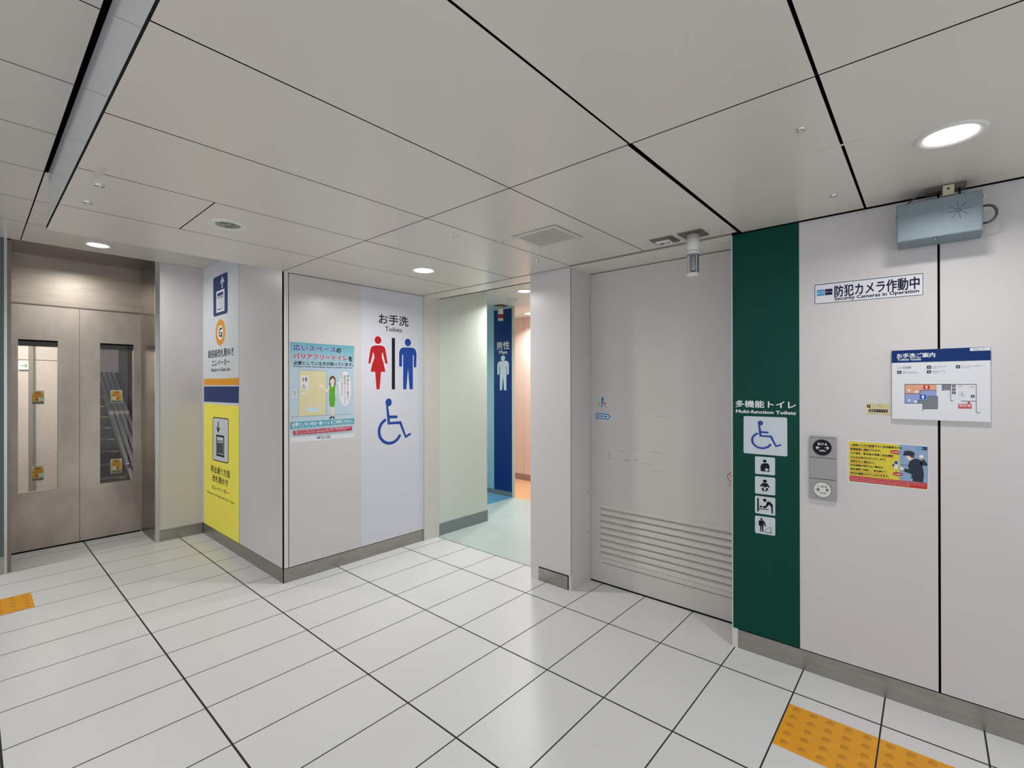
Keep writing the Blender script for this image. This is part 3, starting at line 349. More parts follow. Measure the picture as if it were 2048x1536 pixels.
# side of the lift column
b = MB()
b.box(XC, XC+.006, 4.073, YE, .1, H2, 'wall_panel'); b.box(XC, XC+.006, YT, 4.068, .1, H2, 'wall_panel'); b.box(XC+.006, 2.5, YT+.012, 6.2, 0, 2.6, 'gap_black')
struct(b.build('wall_left'))
b = MB(); b.box(XC+.003, XC+.006, YT+.003, YE, 0, .094, 'steel_skirting'); struct(b.build('baseboard_left'))
# lift wall
b = MB(); b.box(1.071, XC, YE, YE+.012, .1, H2, 'wall_panel'); b.box(1.06, XC, YE+.012, 5.6, 0, 2.6, 'gap_black'); struct(b.build('wall_front'))
b = MB(); b.box(1.071, XC, YE+.003, YE+.012, 0, .1, 'steel_skirting'); struct(b.build('baseboard_front'))
# lift surround of stainless steel
b = MB(); b.box(1.043, 1.071, YE-.004, YE+.02, 0, H2, 'steel_bright'); b.box(1.045, 1.06, YE+.02, 5.6, 0, H2+.02, 'steel_dark'); struct(b.build('trim_4'))
b = MB(); b.box(.163, .178, YE-.02, YE+.02, 0, H2, 'steel_bright'); b.box(.163, .2, YE+.02, 5.6, 0, H2+.02, 'steel_dark'); struct(b.build('trim_5'))
b = MB(); b.box(.2, 1.045, YE, 5.6, H2+.005, H2+.03, 'steel_dark'); b.box(.2, 1.045, YD, 5.6, 2.004, H2+.005, 'steel'); b.box(.2, 1.045, YD-.004, YD, 1.992, 2.004, 'steel_dark'); struct(b.build('trim_6'))
b = MB(); b.box(1.036, 1.045, YD-.012, YD+.02, 0, 2.0, 'steel'); struct(b.build('trim_7'))
# glazed screen at the far left
b = MB(); b.box(-2.6, .150, YE+.004, YE+.016, .13, H2, 'dark_glass'); b.box(.138, .163, YE-.006, YE+.03, .1, H2, 'frame_green'); b.box(-2.6, .163, YE+.016, YE+.1, 0, H2, 'gap_black')
struct(b.build('window_1'))
b = MB(); b.box(-2.6, .163, YE-.008, YE+.004, 0, .125, 'steel_skirting'); struct(b.build('baseboard_screen'))
# toilet corridor
b = MB(); b.box(2.580, 2.742, 3.264, 3.33, 0, 2.101, 'door_frame_white'); struct(b.build('trim_8'))
b = MB(); b.box(2.742, 3.365, 3.28, 6.2, 0, HV, 'corridor_wall'); struct(b.build('wall_corridor'))
b = MB(); b.box(2.744, 3.369, 3.276, 3.28, 0, .106, 'corridor_skirting'); b.box(3.365, 3.369, 3.276, 6.2, 0, .106, 'corridor_skirting'); struct(b.build('baseboard_corridor'))
b = MB(); b.box(2.765, 5.4, 1.9, 6.3, HV, HV+.05, 'corridor_ceiling'); struct(b.build('ceiling'))
b = MB(); b.box(4.27, 4.29, 3.742, 6.3, 0, HV, 'wall_lightblue'); b.box(3.365, 4.27, 6.2, 6.3, 0, HV, 'wall_lightblue'); struct(b.build('wall_men'))
b = MB(); b.box(4.266, 4.27, 3.742, 6.2, 0, .056, 'corridor_skirting'); struct(b.build('baseboard_men'))
b = MB(); b.box(4.264, 4.284, 3.712, 3.742, 0, HV, 'trim_cream'); struct(b.build('trim_9'))
b = MB(); b.box(5.14, 5.2, 1.9, 4.287, 0, HV, 'wall_pink'); b.box(5.14, 5.2, 4.293, 6.3, 0, HV, 'wall_pink'); b.box(5.147, 5.2, 4.28, 4.30, 0, HV, 'trim_cream'); b.box(4.29, 5.2, 5.3, 5.4, 0, HV, 'wall_pink'); b.box(4.29, 4.30, 3.742, 5.3, 0, HV, 'wall_pink'); struct(b.build('wall_women'))
b = MB(); b.box(5.134, 5.14, 1.9, 5.3, 0, .085, 'skirting_mauve'); struct(b.build('baseboard_women'))
b = MB(); b.box(2.86, 5.4, 1.8, 1.9, 0, HV, 'corridor_wall'); struct(b.build('wall_corridor_side'))
# ------------------------------------------------------------------ sliding door of the multi-function toilet
b = MB(); X0 = 2.815
b.box(X0, X0+.04, .70, 1.7505, .533, 2.093, 'door_white'); b.box(X0, X0+.04, .70, 1.7505, .006, .152, 'door_white'); b.box(X0, X0+.04, 1.680, 1.7505, .152, .533, 'door_white')
door = struct(b.build('door_1'))
b = MB(); b.box(X0+.03, X0+.04, .70, 1.68, .152, .533, 'steel_dark'); b.box(X0-.002, X0+.03, .70, 1.682, .509, .537, 'vent_white'); b.box(X0-.002, X0+.03, .70, 1.682, .148, .172, 'vent_white'); b.box(X0-.003, X0+.03, 1.676, 1.684, .148, .537, 'vent_white'); b.build('louver_frame', door)
for k in range(8):
    z = .173+k*.042
    b = MB(); i = len(b.v)
    P = [(X0+.002, z), (X0+.003, z+.022), (X0+.024, z+.043), (X0+.026, z+.038), (X0+.009, z+.018), (X0+.008, z)]
    b.v += [(x, y, zz) for y in (.70, 1.676) for x, zz in P]; n = len(P)
    for j in range(n): b.face((j, (j+1)%n, n+(j+1)%n, n+j), 'vent_white')
    b.face(range(n), 'vent_white'); b.face(range(n, 2*n), 'vent_white')
    b.build('louver_slat', door)
b = MB()
for (u0, v0, u1, v1) in ((-1.505,.845,-1.45,.851),(-1.37,.838,-1.31,.842),(-1.53,.90,-1.50,.905),(-1.45,.92,-1.38,.9215),(-1.33,.915,-1.24,.918),(-1.43,.855,-1.40,.862),(-1.29,1.14,-1.17,1.1415),(-1.61,.865,-1.60,.885),(-1.615,.845,-1.605,.855),(-1.64,.60,-1.60,.602),(-1.60,.53+.03,-1.585,.563),(-1.30,.80,-1.235,.802)):
    b.rect(FD, (u0, v0, u1, v1), 'scuff', 0, .0003)
b.build('scuff_marks', door)
b = MB(); b.box(X0-.002, X0+.04, .70, 1.7505, 0, .009, 'gap_black'); b.box(X0-.0008, X0, .70, 1.66, .1405, .1425, 'gap_black'); b.box(X0+.002, X0+.04, 1.7495, 1.7535, 0, 2.097, 'gap_black'); b.box(X0+.002, X0+.04, .7, 1.75, 2.0925, 2.097, 'gap_black'); b.build('door_seal', door)
# ------------------------------------------------------------------ shared pictograms, drawn in 0..1 boxes
def norm(pts, box):
    return [((p[0]-box[0])/(box[2]-box[0]), (p[1]-box[1])/(box[3]-box[1])) for p in pts]
w = SH['wc']
MAN = norm(w['m'], (2.3277, 1.302, 2.5051, 1.6531)); WOMAN = norm(w['w'], (2.042, 1.3047, 2.2186, 1.6537))
CB = (2.1255, .8577, 2.4488, 1.2311)
CHB = norm(w['cb'], CB)
def fit(pts, b): return [(b[0]+x*(b[2]-b[0]), b[1]+y*(b[3]-b[1])) for x, y in pts]
def chair(mb, fr, b, m, d=.0006):
    X = lambda x: b[0]+(x-CB[0])/(CB[2]-CB[0])*(b[2]-b[0]); Y = lambda y: b[1]+(y-CB[1])/(CB[3]-CB[1])*(b[3]-b[1])
    kx = (b[2]-b[0])/(CB[2]-CB[0]); ky = (b[3]-b[1])/(CB[3]-CB[1])
    mb.ell(fr, (X(w['ch'][0]), Y(w['ch'][1]), .0294*kx, .0319*ky), m, 0, d); mb.poly(fr, fit(CHB, b), m, 0, d)
    mb.ring(fr, (X(2.241), Y(.9694), .1154*kx, .1117*ky), .215, m, 112, 338, 0, d)
def mini(mb, fr, b, m, shape, d=.0006):   # small figure with its head
    h = b[3]-b[1]; bb = (b[0], b[1], b[2], b[3]-h*.21); mb.poly(fr, fit(shape, bb), m, 0, d)
    mb.ell(fr, ((b[0]+b[2])/2, b[3]-h*.09, h*.075, h*.085), m, 0, d, 16)
# ------------------------------------------------------------------ toilet sign on the wall
t = tag(empty('toilet_sign', (2.28, YT, .86)), 'red woman, blue man and blue wheelchair toilet sign lettered on the white wall', 'sign')
b = MB(); b.text(FT, 'お手洗', w['jp'], 'ink', .0008, .018); b.build('japanese_lettering', t)
b = MB(); b.text(FT, 'Toilets', w['en'], 'ink', .0008, .012); b.build('english_lettering', t)
fs = shift(FT, .0006)
def halo(mb, fr, pts, m, k=.004):
    n = len(pts); a = sum(pts[i][0]*pts[(i+1)%n][1]-pts[(i+1)%n][0]*pts[i][1] for i in range(n)); sg = 1 if a > 0 else -1; out = []
    for i in range(n):
        p = Vector(pts[i]); d0 = (p-Vector(pts[i-1])).normalized(); d1 = (Vector(pts[(i+1)%n])-p).normalized()
        nn = Vector((d0.y+d1.y, -d0.x-d1.x)); nn = nn.normalized() if nn.length > 1e-6 else Vector((d0.y, -d0.x))
        out.append(tuple(p+nn*sg*k))
    mb.poly(fr, out, m, 0, .0002)
b = MB(); b.poly(fs, w['w'], 'sign_red', 0, .0006); b.ell(fs, w['wh'], 'sign_red', 0, .0006); halo(b, fs, w['w'], 'white_ink'); b.ell(fs, (w['wh'][0], w['wh'][1], w['wh'][2]+.004, w['wh'][3]+.004), 'white_ink', 0, .0002); b.build('woman_pictogram', t)['label'] = 'red woman pictogram'
b = MB(); b.poly(fs, w['m'], 'sign_blue', 0, .0006); b.ell(fs, w['mh'], 'sign_blue', 0, .0006); halo(b, fs, w['m'], 'white_ink'); b.ell(fs, (w['mh'][0], w['mh'][1], w['mh'][2]+.004, w['mh'][3]+.004), 'white_ink', 0, .0002); b.build('man_pictogram', t)['label'] = 'blue man pictogram'
b = MB(); b.poly(fs, w['bar'], 'ink'); b.build('divider_bar', t)['label'] = 'black upright bar'
b = MB(); chair(b, fs, CB, 'sign_blue'); halo(b, fs, w['cb'], 'white_ink', .004); b.build('wheelchair_pictogram', t)['label'] = 'blue wheelchair pictogram'
# ------------------------------------------------------------------ lift sign panel on the column
c = SH['col']
fc = shift(FC, .001)
b = MB(); b.box(XC-.001, XC, 4.071, 4.908, .101, 2.388, 'col_white')
t = tag(b.build('elevator_sign'), 'tall lift sign panel, white above and yellow below, on the column beside the elevator', 'sign')
b = MB(); b.poly(fc, c['or'], 'col_orange'); b.build('orange_stripe', t)
b = MB(); b.poly(fc, c['navy'], 'col_navy'); b.build('navy_stripe', t)
b = MB(); q = c['yel']; b.rect(fc, (-4.908, .101, -4.071, 1.176), 'col_yellow'); b.build('yellow_field', t)
b = MB(); b.rrect(fc, c['blue'], 'col_navy', 0, .0006, .03); p = b.build('up_elevator_plate', t)
f2 = shift(fc, .0006)
b = MB(); b.poly(f2, c['shaft'], 'white_ink'); b.poly(f2, c['head1'], 'white_ink'); b.poly(f2, c['box'], 'white_ink'); b.poly(f2, c['boxi'], 'col_navy', 0, .0006)
for i in range(3): b.ell(f2, c['h%d'%i], 'white_ink', 0, .0009); b.poly(f2, c['b%d'%i], 'white_ink', 0, .0009)
b.build('up_arrow_pictogram', p)
b = MB(); b.ell(fc, c['ring'], 'col_orange', 0, .0004, 48); b.ell(fc, c['ringi'], 'white_ink', 0, .0007, 40); b.text(fc, 'G', c['G'], 'navy_ink', .001, .03); b.build('line_mark', t)['label'] = 'orange ring with the letter G'
b = MB(); b.text(fc, '銀座線改札階ゆき', c['j1'], 'navy_ink', .0005, .016); b.text(fc, 'エレベーター', c['j2'], 'navy_ink', .0005, .016); b.build('upper_japanese_lettering', t)
b = MB(); b.text(fc, 'Elevator to Ginza Line', c['e1'], 'navy_ink', .0005, .016); b.build('upper_english_lettering', t)
b = MB(); q = c['wh']; b.rrect(fc, [(q[0][0]-.012,q[0][1]+.008),(q[1][0]+.012,q[1][1]+.008),(q[2][0]+.012,q[2][1]-.008),(q[3][0]-.012,q[3][1]-.008)], 'ink', .0004, .0006, .03); b.rrect(fc, q, 'col_white', .0005, .0009, .025); p = b.build('down_elevator_plate', t)
f2 = shift(fc, .0009)
b = MB(); b.poly(f2, c['dshaft'], 'ink'); b.poly(f2, c['dhead'], 'ink'); b.poly(f2, c['dbox'], 'ink'); b.poly(f2, c['dboxi'], 'col_white', 0, .0006)
for i in range(3): b.ell(f2, c['dh%d'%i], 'ink', 0, .0009); b.poly(f2, c['db%d'%i], 'ink', 0, .0009)
b.build('down_arrow_pictogram', p)
b = MB(); b.text(fc, '明治通り方面', c['d1'], 'ink', .0008, .016); b.text(fc, '改札階ゆき', c['d2'], 'ink', .0008, .016); b.text(fc, 'エレベーター', c['d3'], 'ink', .0008, .016); b.build('lower_japanese_lettering', t)
b = MB(); b.text(fc, 'Elevator to Meiji-dori Ave. Gate', c['e2'], 'ink', .0008, .016); b.build('lower_english_lettering', t)
# ------------------------------------------------------------------ poster
w2 = SH['po']; fp = shift(FT, .0008)
b = MB(); b.poly(FT, w2['white'], 'paper', 0, .0008)
t = tag(b.build('poster'), 'light blue poster of a woman in green at a door, left of the toilet sign', 'poster')
b = MB(); b.poly(fp, w2['bg'], 'poster_ground'); b.build('printed_ground', t)
f1 = shift(fp, .0004)
b = MB()
for k, m in (('frame','greyblue_print'),('door','beige_print'),('plate','paper'),('handle','paper'),('vent','pale_blue_print'),('line','mid_grey'),('btn','paper')): b.poly(f1, w2[k], m, 0, .0002 if k == 'frame' else .0004 if k == 'door' else .0006)
mini(b, f1, w2['fw'], 'red_print', WOMAN, .0008); mini(b, f1, w2['fm'], 'title_blue', MAN, .0008); chair(b, f1, w2['fc'], 'ink', .0008)
b.ring(f1, w2['r1'], .4, 'ink', d1=.0009); b.ring(f1, w2['r2'], .4, 'red_print', d1=.0009); b.poly(f1, w2['r3'], 'ink', 0, .0008)
b.build('door_drawing', t)
b = MB()
for k, m, d in (('hair','hair',.0003),('shirt','paper',.0005),('arm','skin',.0006),('neck','skin',.0006),('vest','vest_green',.0008),('skirt','vest_green',.0009),('leg1','skin',.0004),('leg2','skin',.0004),('shoe1','black',.0007),('shoe2','black',.0007)): b.poly(f1, w2[k], m, 0, d)
b.ell(f1, w2['face'], 'skin', 0, .0010); b.poly(f1, w2['bangs'], 'hair', 0, .0012)
for k in ('eye1','eye2'): b.poly(f1, w2[k], 'hair', 0, .0012)
b.poly(f1, w2['mouth'], 'red_print', 0, .0012)
b.build('woman_drawing', t)
b = MB(); b.ell(f1, w2['bub'], 'mid_grey', 0, .0002, 44); b.poly(f1, w2['tail'], 'paper', 0, .0003); b.ell(f1, w2['bubi'], 'paper', 0, .0004, 44)
for k, s, m in (('c1','使う前にちょっと考えて！','ink'),('c2a','あなたは','ink'),('c2b','バリアフリ｜トイレ','red_print'),('c3','でないとダメですか？','ink')): b.text(f1, '\n'.join(s), w2[k], m, .0006, .012)
b.build('speech_bubble', t)
b = MB(); b.text(f1, '広いスペース', w2['t1'], 'white_ink', .0001, .075); b.text(f1, '広いスペース', w2['t1'], 'title_blue', .0005, .042); b.text(f1, 'の', w2['t1b'], 'ink', .0005, .042)
b.text(f1, 'バリアフリートイレ', w2['t2'], 'white_ink', .0001, .075); b.text(f1, 'バリアフリートイレ', w2['t2'], 'crimson_print', .0005, .042); b.text(f1, 'を', w2['t2b'], 'ink', .0005, .042)
b.text(f1, '必要としている方が困っています。', w2['t3'], 'ink', .0005, .03); b.text(f1, 'Someone needs help finding a large accessible restroom.', w2['t4'], 'ink', .0005, .022); b.build('title_lettering', t)
b = MB(); b.poly(f1, w2['band'], 'teal_print'); b.text(f1, '必要としない方は一般トイレをご利用ください。', w2['b1'], 'white_ink', .0006, .03); b.text(f1, 'Please use the regular restroom if you do not need the accessible restroom.', w2['b2'], 'white_ink', .0006); b.build('teal_band', t)
b = MB(); b.rrect(f1, w2['red'], 'crimson_print', 0, .0004, .012); b.text(f1, '改正バリアフリー法では、新たにバリアフリートイレを含む「高齢者、障害者等用施設等の適正な利用', w2['b3'], 'white_ink', .0006); b.text(f1, 'の推進」が国・地方公共団体・国民・施設設置管理者等の責務になりました（令和３年４月施行）', w2['b4'], 'white_ink', .0006)
b.text(f1, '※正式名称は「高齢者、障害者等の移動等の円滑化の促進に関する法律の一部を改正する法律」です。', w2['b5'], 'mid_grey', .0003); b.build('crimson_box', t)
b = MB(); e = w2['logo']; b.ell(fp, e, 'sign_blue', 0, .0003); b.ell(fp, (e[0]-.002, e[1]+.006, e[2]*.55, e[3]*.6), 'paper', 0, .0005); b.ell(fp, (e[0]+.003, e[1]-.003, e[2]*.5, e[3]*.3), 'plan_blue', 0, .0006); b.text(fp, '国土交通省', w2['mlit'], 'dark_grey', .0004); b.build('ministry_mark', t)
# ------------------------------------------------------------------ green sign panel of the multi-function toilet
g = SH['gr']; fg = shift(FR, .001)
b = MB(); b.box(XR-.001, XR, .461, .7575, .0995, H-.003, 'green_sign')
t = tag(b.build('accessible_toilet_sign'), 'tall dark green sign panel with wheelchair and baby pictograms beside the sliding door', 'sign')
b = MB(); b.text(fg, '多機能トイレ', g['jp'], 'white_ink', .0006, .022); b.build('japanese_lettering', t)
b = MB(); b.text(fg, 'Multi-function Toilets', g['en'], 'white_ink', .0006, .03); b.build('english_lettering', t)
b = MB(); b.rrect(fg, g['p0'], 'plate_white', 0, .0005, .008); p = b.build('wheelchair_plate', t)
ft = shift(fg, .0005)
b = MB(); chair(b, ft, g['chair'], 'wc_blue'); b.build('wheelchair_pictogram', p)
for key, nm, lab in (('p1','ostomate','pictogram of a person with a white cross'),('p2','baby','pictogram of a baby in a nappy'),('p3','nappy_changing','pictogram of an adult bending over a baby on a table'),('p4','changing_board','pictogram of a person beside a fold-down board')):
    b = MB(); b.rrect(fg, g[key], 'plate_white', 0, .0005, .006); p = b.build(nm+'_plate', t); p['label'] = 'white plate with '+lab
    b = MB()
    if key == 'p1': b.ell(ft, g['oh'], 'ink'); b.poly(ft, g['ob'], 'ink'); b.poly(ft, g['ox'], 'plate_white', 0, .0007)
    if key == 'p2':
        b.ell(ft, g['bh'], 'ink')
        for k in ('bb','bf1','bf2'): b.poly(ft, g[k], 'ink')
    if key == 'p3':
        for k in ('dw','dt','db','mb'): b.poly(ft, g[k], 'ink')
        b.ell(ft, g['dh'], 'ink'); b.ell(ft, g['mh'], 'ink')
    if key == 'p4':
        b.ell(ft, g['fh'], 'ink')
        for k in ('fb','fl1','fl2','fl3'): b.poly(ft, g[k], 'ink')
    b.build(nm+'_pictogram', p)
# ------------------------------------------------------------------ push button panel
k = SH['bt']
b = MB(); b.bbox(XR-.014, XR, .315, .418, .813, 1.101, 'button_grey', .002); b.box(XR-.0143, XR-.013, .316, .417, .9065, .9085, 'gap_black'); b.box(XR-.0143, XR-.013, .316, .417, 1.0035, 1.0055, 'gap_black'); b.box(XR-.0142, XR-.013, .317, .416, 1.0945, 1.096, 'dark_grey')
t = tag(b.build('door_button_panel'), 'grey metal panel with black open and white close buttons right of the green sign', 'button panel')
fb = shift(FR, .014)
def up(bx, d=.9945): return bx
b = MB(); e = k['o']; b.ell(fb, (e[0]-.002, e[1], .036, .036), 'ink', 0, .004, 40); p = b.build('open_button', t); p['label'] = 'round black open button'
f3 = shift(fb, .004)
b = MB(); b.text(f3, 'あける', k['open_jp'], 'white_ink', .0005, .02); b.text(f3, 'OPEN', k['open'], 'white_ink', .0005, .02); b.poly(f3, k['oa'], 'white_ink'); b.poly(f3, k['ob'], 'white_ink'); b.build('lettering', p)
b = MB(); e = k['c']; b.ell(fb, (e[0]-.001, e[1], .035, .035), 'dark_grey', 0, .002, 40); b.ell(fb, (e[0]-.001, e[1], .0335, .0335), 'white_plastic', 0, .004, 40); p = b.build('close_button', t); p['label'] = 'round white close button'
b = MB(); b.text(f3, 'しめる', k['close_jp'], 'ink', .0005, .01); b.text(f3, 'CLOSE', k['close'], 'ink', .0005, .01); b.poly(f3, k['ca'], 'ink'); b.poly(f3, k['cb'], 'ink'); b.build('lettering', p)
# ------------------------------------------------------------------ security notice with the guard
n = SH['no']
b = MB(); b.poly(FR, n['paper'], 'paper', 0, .0008)
t = tag(b.build('station_notice'), 'yellow and blue laminated notice with a uniformed figure, right of the button panel', 'notice')
f1 = shift(FR, .0008)
b = MB(); b.rrect(f1, n['yel'], 'notice_yellow', 0, .0003, .006); b.build('yellow_field', t)
b = MB(); b.poly(f1, n['blue'], 'notice_blue', 0, .0005); b.poly(f1, n['bar'], 'mid_grey', 0, .0006); b.build('blue_field', t)
b = MB()
for i, s in enumerate(('入室後３０分が経過すると安全確保のため','駅事務室に通知されます。','その場合、駅社員が到着し安全確認','のためお声がけをいたします。','返答がない場合など、','安全確認が取れない場合は','緊急事態と判断し、扉を開けて','状況を確認させていただきます。')): b.text(f1, s, n['l%d'%i], 'navy_ink', .0008, .032)
for i in range(6): b.poly(f1, n['u%d'%i], 'underline', 0, .0006)
b.build('lettering', t)
b = MB(); b.rrect(f1, n['red'], 'notice_red', 0, .0007, .005)
for i, s in enumerate(('If 30 minutes have passed since entering the restroom, an alert will be sent to the station office for safety assurance.','When the station staff arrives, they will speak to you to confirm your safety. If there is no response or your safety cannot','be confirmed, it will be treated as an emergency and the door will be opened to check your safety.')): b.text(f1, s, n['r%d'%i], 'white_ink', .0010)
b.build('red_box', t)
b = MB()
for kk, d in (('gleg',.0006),('gface',.0008),('ghair',.0009),('gbody',.0008),('garm',.0008)): b.poly(f1, n[kk], {'gface':'skin','ghair':'hair'}.get(kk,'uniform'), 0, d)
b.poly(f1, n['hat'], 'uniform', 0, .0011)
for kk in ('gcuff','gcuff2'): b.poly(f1, n[kk], 'sticker_yellow', 0, .0010)
for kk in ('gglove','gglove2'): b.poly(f1, n[kk], 'white_ink', 0, .0011)
b.build('guard_drawing', t)
b = MB(); b.poly(f1, n['k'], 'greyblue_print', 0, .0006); b.ell(f1, n['k1'], 'title_blue', 0, .0008); b.ell(f1, n['k2'], 'white_ink', 0, .0008); b.poly(f1, n['k3'], 'pale_blue_print', 0, .0008); b.poly(f1, n['k4'], 'navy_ink', 0, .0006)
b.build('button_drawing', t)
for e_, tl, tx, s in (('e1','e1t','e1x','30分経過'),('e2','e2t','e2x','OPEN')): b = MB(); b.ell(f1, n[e_], 'notice_red', 0, .0008); b.poly(f1, n[tl], 'notice_red', 0, .0008); b.text(f1, s, n[tx], 'white_ink', .0011, .02); b.build('speech_bubble', t)
def metro(mb, fr, bl, nv, tx, mk, d):
    mb.poly(fr, bl, 'logo_blue', 0, d); mb.poly(fr, nv, 'navy_ink', 0, d)
    cx, cy = (mk[0]+mk[2])/2, (mk[1]+mk[3])/2; rx, ry = (mk[2]-mk[0])/4, (mk[3]-mk[1])/2
    mb.ring(fr, (mk[0]+rx, cy, rx, ry), .38, 'white_ink', 60, 330, 0, d+.0003, 20); mb.ring(fr, (mk[2]-rx, cy, rx, ry), .38, 'white_ink', -150, 120, 0, d+.0003, 20)
    mb.text(fr, '東京メトロ', tx, 'white_ink', d+.0003)
b = MB(); q = n['lgb']; metro(b, f1, q, n['lgn'], n['lgt'], (q[3][0]+.003, q[3][1]+.003, q[1][0]-.003, q[1][1]-.003), .0007); b.build('railway_mark', t)
# ------------------------------------------------------------------ toilets guide board
d = SH['gd']
b = MB(); b.bbox(2.560, XR, -.174, .120, 1.194, 1.481, 'paper', .001)
t = tag(b.build('toilet_guide_board'), 'white toilet guide board with navy header and coloured floor plan on the right wall', 'sign')
f1 = face_x(2.560)
b = MB(); b.poly(f1, d['hdr'], 'col_navy'); b.text(f1, 'お手洗ご案内', d['jp'], 'white_ink', .0006, .026); b.text(f1, 'Toilets Guide', d['en'], 'white_ink', .0006, .016); b.build('header', t)
b = MB(); b.poly(f1, d['tag'], 'paper', 0, .0007); b.text(f1, 'G01-T1', d['tagt'], 'mid_grey', .0009); b.build('number_tag', t)
b = MB(); b.ring(f1, d['ti'], .2, 'mid_grey'); b.build('legend_icon', t)
for i in range(4):
    b = MB(); q = d['i%d'%i]; b.rect(f1, q, 'dark_grey'); b.ell(f1, ((q[0]+q[2])/2, (q[1]+q[3])/2-.0006, .0022, .002), 'paper', 0, .0006, 12); b.ell(f1, ((q[0]+q[2])/2+(.0006 if i%2 else 0), (q[1]+q[3])/2+.0015, .001, .001), 'paper', 0, .0006, 10); b.build('legend_icon', t)
for i, s in enumerate(('洋式便器','Western-style','ベビーシート','Diaper changing station','ベビーチェア','Baby chair','オストメイト','Ostomate','フィッティングボード','Fitting board')):
    b = MB(); b.text(f1, s, d['g%d'%i], 'line_grey', .0005); b.build('legend_lettering', t)
b = MB()
for kk, m in (('or','plan_orange'),('bl','plan_blue'),('gg1','mid_grey'),('gg2','mid_grey')): b.poly(f1, d[kk], m)
for i in range(21): b.poly(f1, d['w%d'%i], 'line_grey', 0, .0006)
b.rect(f1, d['rs'], 'red_print', 0, .0007); b.rect(f1, d['bs'], 'sign_blue', 0, .0007); mini(b, f1, d['rw'], 'white_ink', WOMAN, .0009); mini(b, f1, d['bm'], 'white_ink', MAN, .0009)
for i in range(4):
    q = d['k%d'%i]; b.rect(f1, q, 'dark_grey', 0, .0006); b.ell(f1, ((q[0]+q[2])/2, (q[1]+q[3])/2-.0005, .0022, .0018), 'paper', 0, .0008, 12)
b.rect(f1, d['wf'], 'greyblue_print', 0, .0003); b.rect(f1, d['wi'], 'paper', 0, .0005); chair(b, f1, d['wc'], 'wc_blue', .0008)
for i in range(4):
    e = d['t%d'%i]
    if i < 2: b.ell(f1, e, 'white_ink', 0, .0007)
    else: b.ring(f1, e, .2, 'mid_grey', d1=.0007)
for i in range(2): b.ell(f1, d['z%d'%i], 'white_ink', 0, .0007)
b.build('floor_plan', t)
b = MB(); b.rect(f1, d['hb'], 'red_print', 0, .0006); b.ell(f1, d['pin'], 'red_print', 0, .0008, 16); b.text(f1, '現在地', d['h1'], 'white_ink', .0008, .02); b.text(f1, 'You Are Here', d['h2'], 'white_ink', .0008); b.build('here_mark', t)['label'] = 'red box marking the present place'
# ------------------------------------------------------------------ cream label
l = SH['lb']
b = MB(); b.poly(FR, l['bg'], 'label_cream', 0, .0006)
t = tag(b.build('ostomate_label'), 'small cream label stuck left of the toilet guide board', 'label')
f1 = shift(FR, .0006)
b = MB(); b.rect(f1, l['ic'], 'ink'); q = l['ic']; b.ell(f1, ((q[0]+q[2])/2, (q[1]+q[3])/2-.0006, .0027, .0022), 'label_cream', 0, .0006, 12); b.ell(f1, ((q[0]+q[2])/2, (q[1]+q[3])/2+.0018, .0012, .0012), 'label_cream', 0, .0006, 10); b.build('pictogram', t)
b = MB(); b.text(f1, 'こちらに設置している', l['a'], 'ink', .0004); b.text(f1, 'オストメイト対応トイレは', l['b'], 'ink', .0004); b.rrect(f1, l['dk'], 'navy_ink', 0, .0004, .002); b.text(f1, '独立タイプです', l['c'], 'label_cream', .0006, .014); b.poly(f1, l['ln'], 'mid_grey'); b.poly(f1, l['ln2'], 'mid_grey'); b.text(f1, '国土交通省', l['d'], 'ink', .0004); b.build('lettering', t)
# ------------------------------------------------------------------ security camera sign
z = SH['cs']
b = MB(); b.poly(FR, z['bg'], 'paper', 0, .0006); b.poly(FR, z['bo'], 'navy_ink', 0, .0008); b.poly(FR, z['bi'], 'paper', 0, .001)
t = tag(b.build('security_camera_sign'), 'wide white sticker with navy border announcing security cameras, below the grey speaker box', 'sign')
f1 = shift(FR, .001)
b = MB(); b.text(f1, '防犯カメラ作動中', z['jp'], 'navy_ink', .0004, .026); b.build('japanese_lettering', t)
b = MB(); b.text(f1, 'Security Cameras in Operation', z['en'], 'navy_ink', .0004, .03); b.build('english_lettering', t)
b = MB(); metro(b, f1, z['lb'], z['ln'], z['lt'], z['lm'], .0004); b.build('railway_mark', t)
# ------------------------------------------------------------------ stickers on the sliding door
s = SH['dr']
b = MB(); b.poly(FD, s['exo'], 'pale_blue_print', 0, .0003); b.poly(FD, s['ex'], 'sticker_blue', 0, .0006); b.ell(FD, s['dot'], 'sticker_blue', 0, .0006, 20)
b.text(FD, '注', s['chu'], 'red_print', .0005, .02); b.text(FD, '意', s['i'], 'red_print', .0005, .02); b.text(FD, 'Mind the', s['e1'], 'teal_print', .0005); b.text(FD, 'door closing', s['e2'], 'teal_print', .0005)
tag(b.build('caution_sticker', origin=(2.815, 1.66, 1.19)), 'blue exclamation mark sticker with red characters on the sliding door', 'sticker')
b = MB(); b.poly(FD, s['ao'], 'pale_blue_print', 0, .0003); b.poly(FD, s['ab'], 'sticker_blue', 0, .0006); b.poly(FD, s['ai'], 'pale_blue_print', 0, .0009); b.text(FD, '自', s['j'], 'ink', .0012, .02); b.text(FD, '動', s['d'], 'ink', .0012, .02); b.ell(FD, s['el'], 'sticker_blue', 0, .0011, 24); b.text(FD, 'AUTO', s['au'], 'white_ink', .0014)
tag(b.build('automatic_door_sticker'), 'blue outlined arrow sticker pointing right on the sliding door', 'sticker')
b = MB(); b.ell(FD, s['nc'], 'white_ink', 0, .0003, 36); b.ring(FD, s['nc'], .19, 'crimson_print', d1=.0009); e = s['nc']
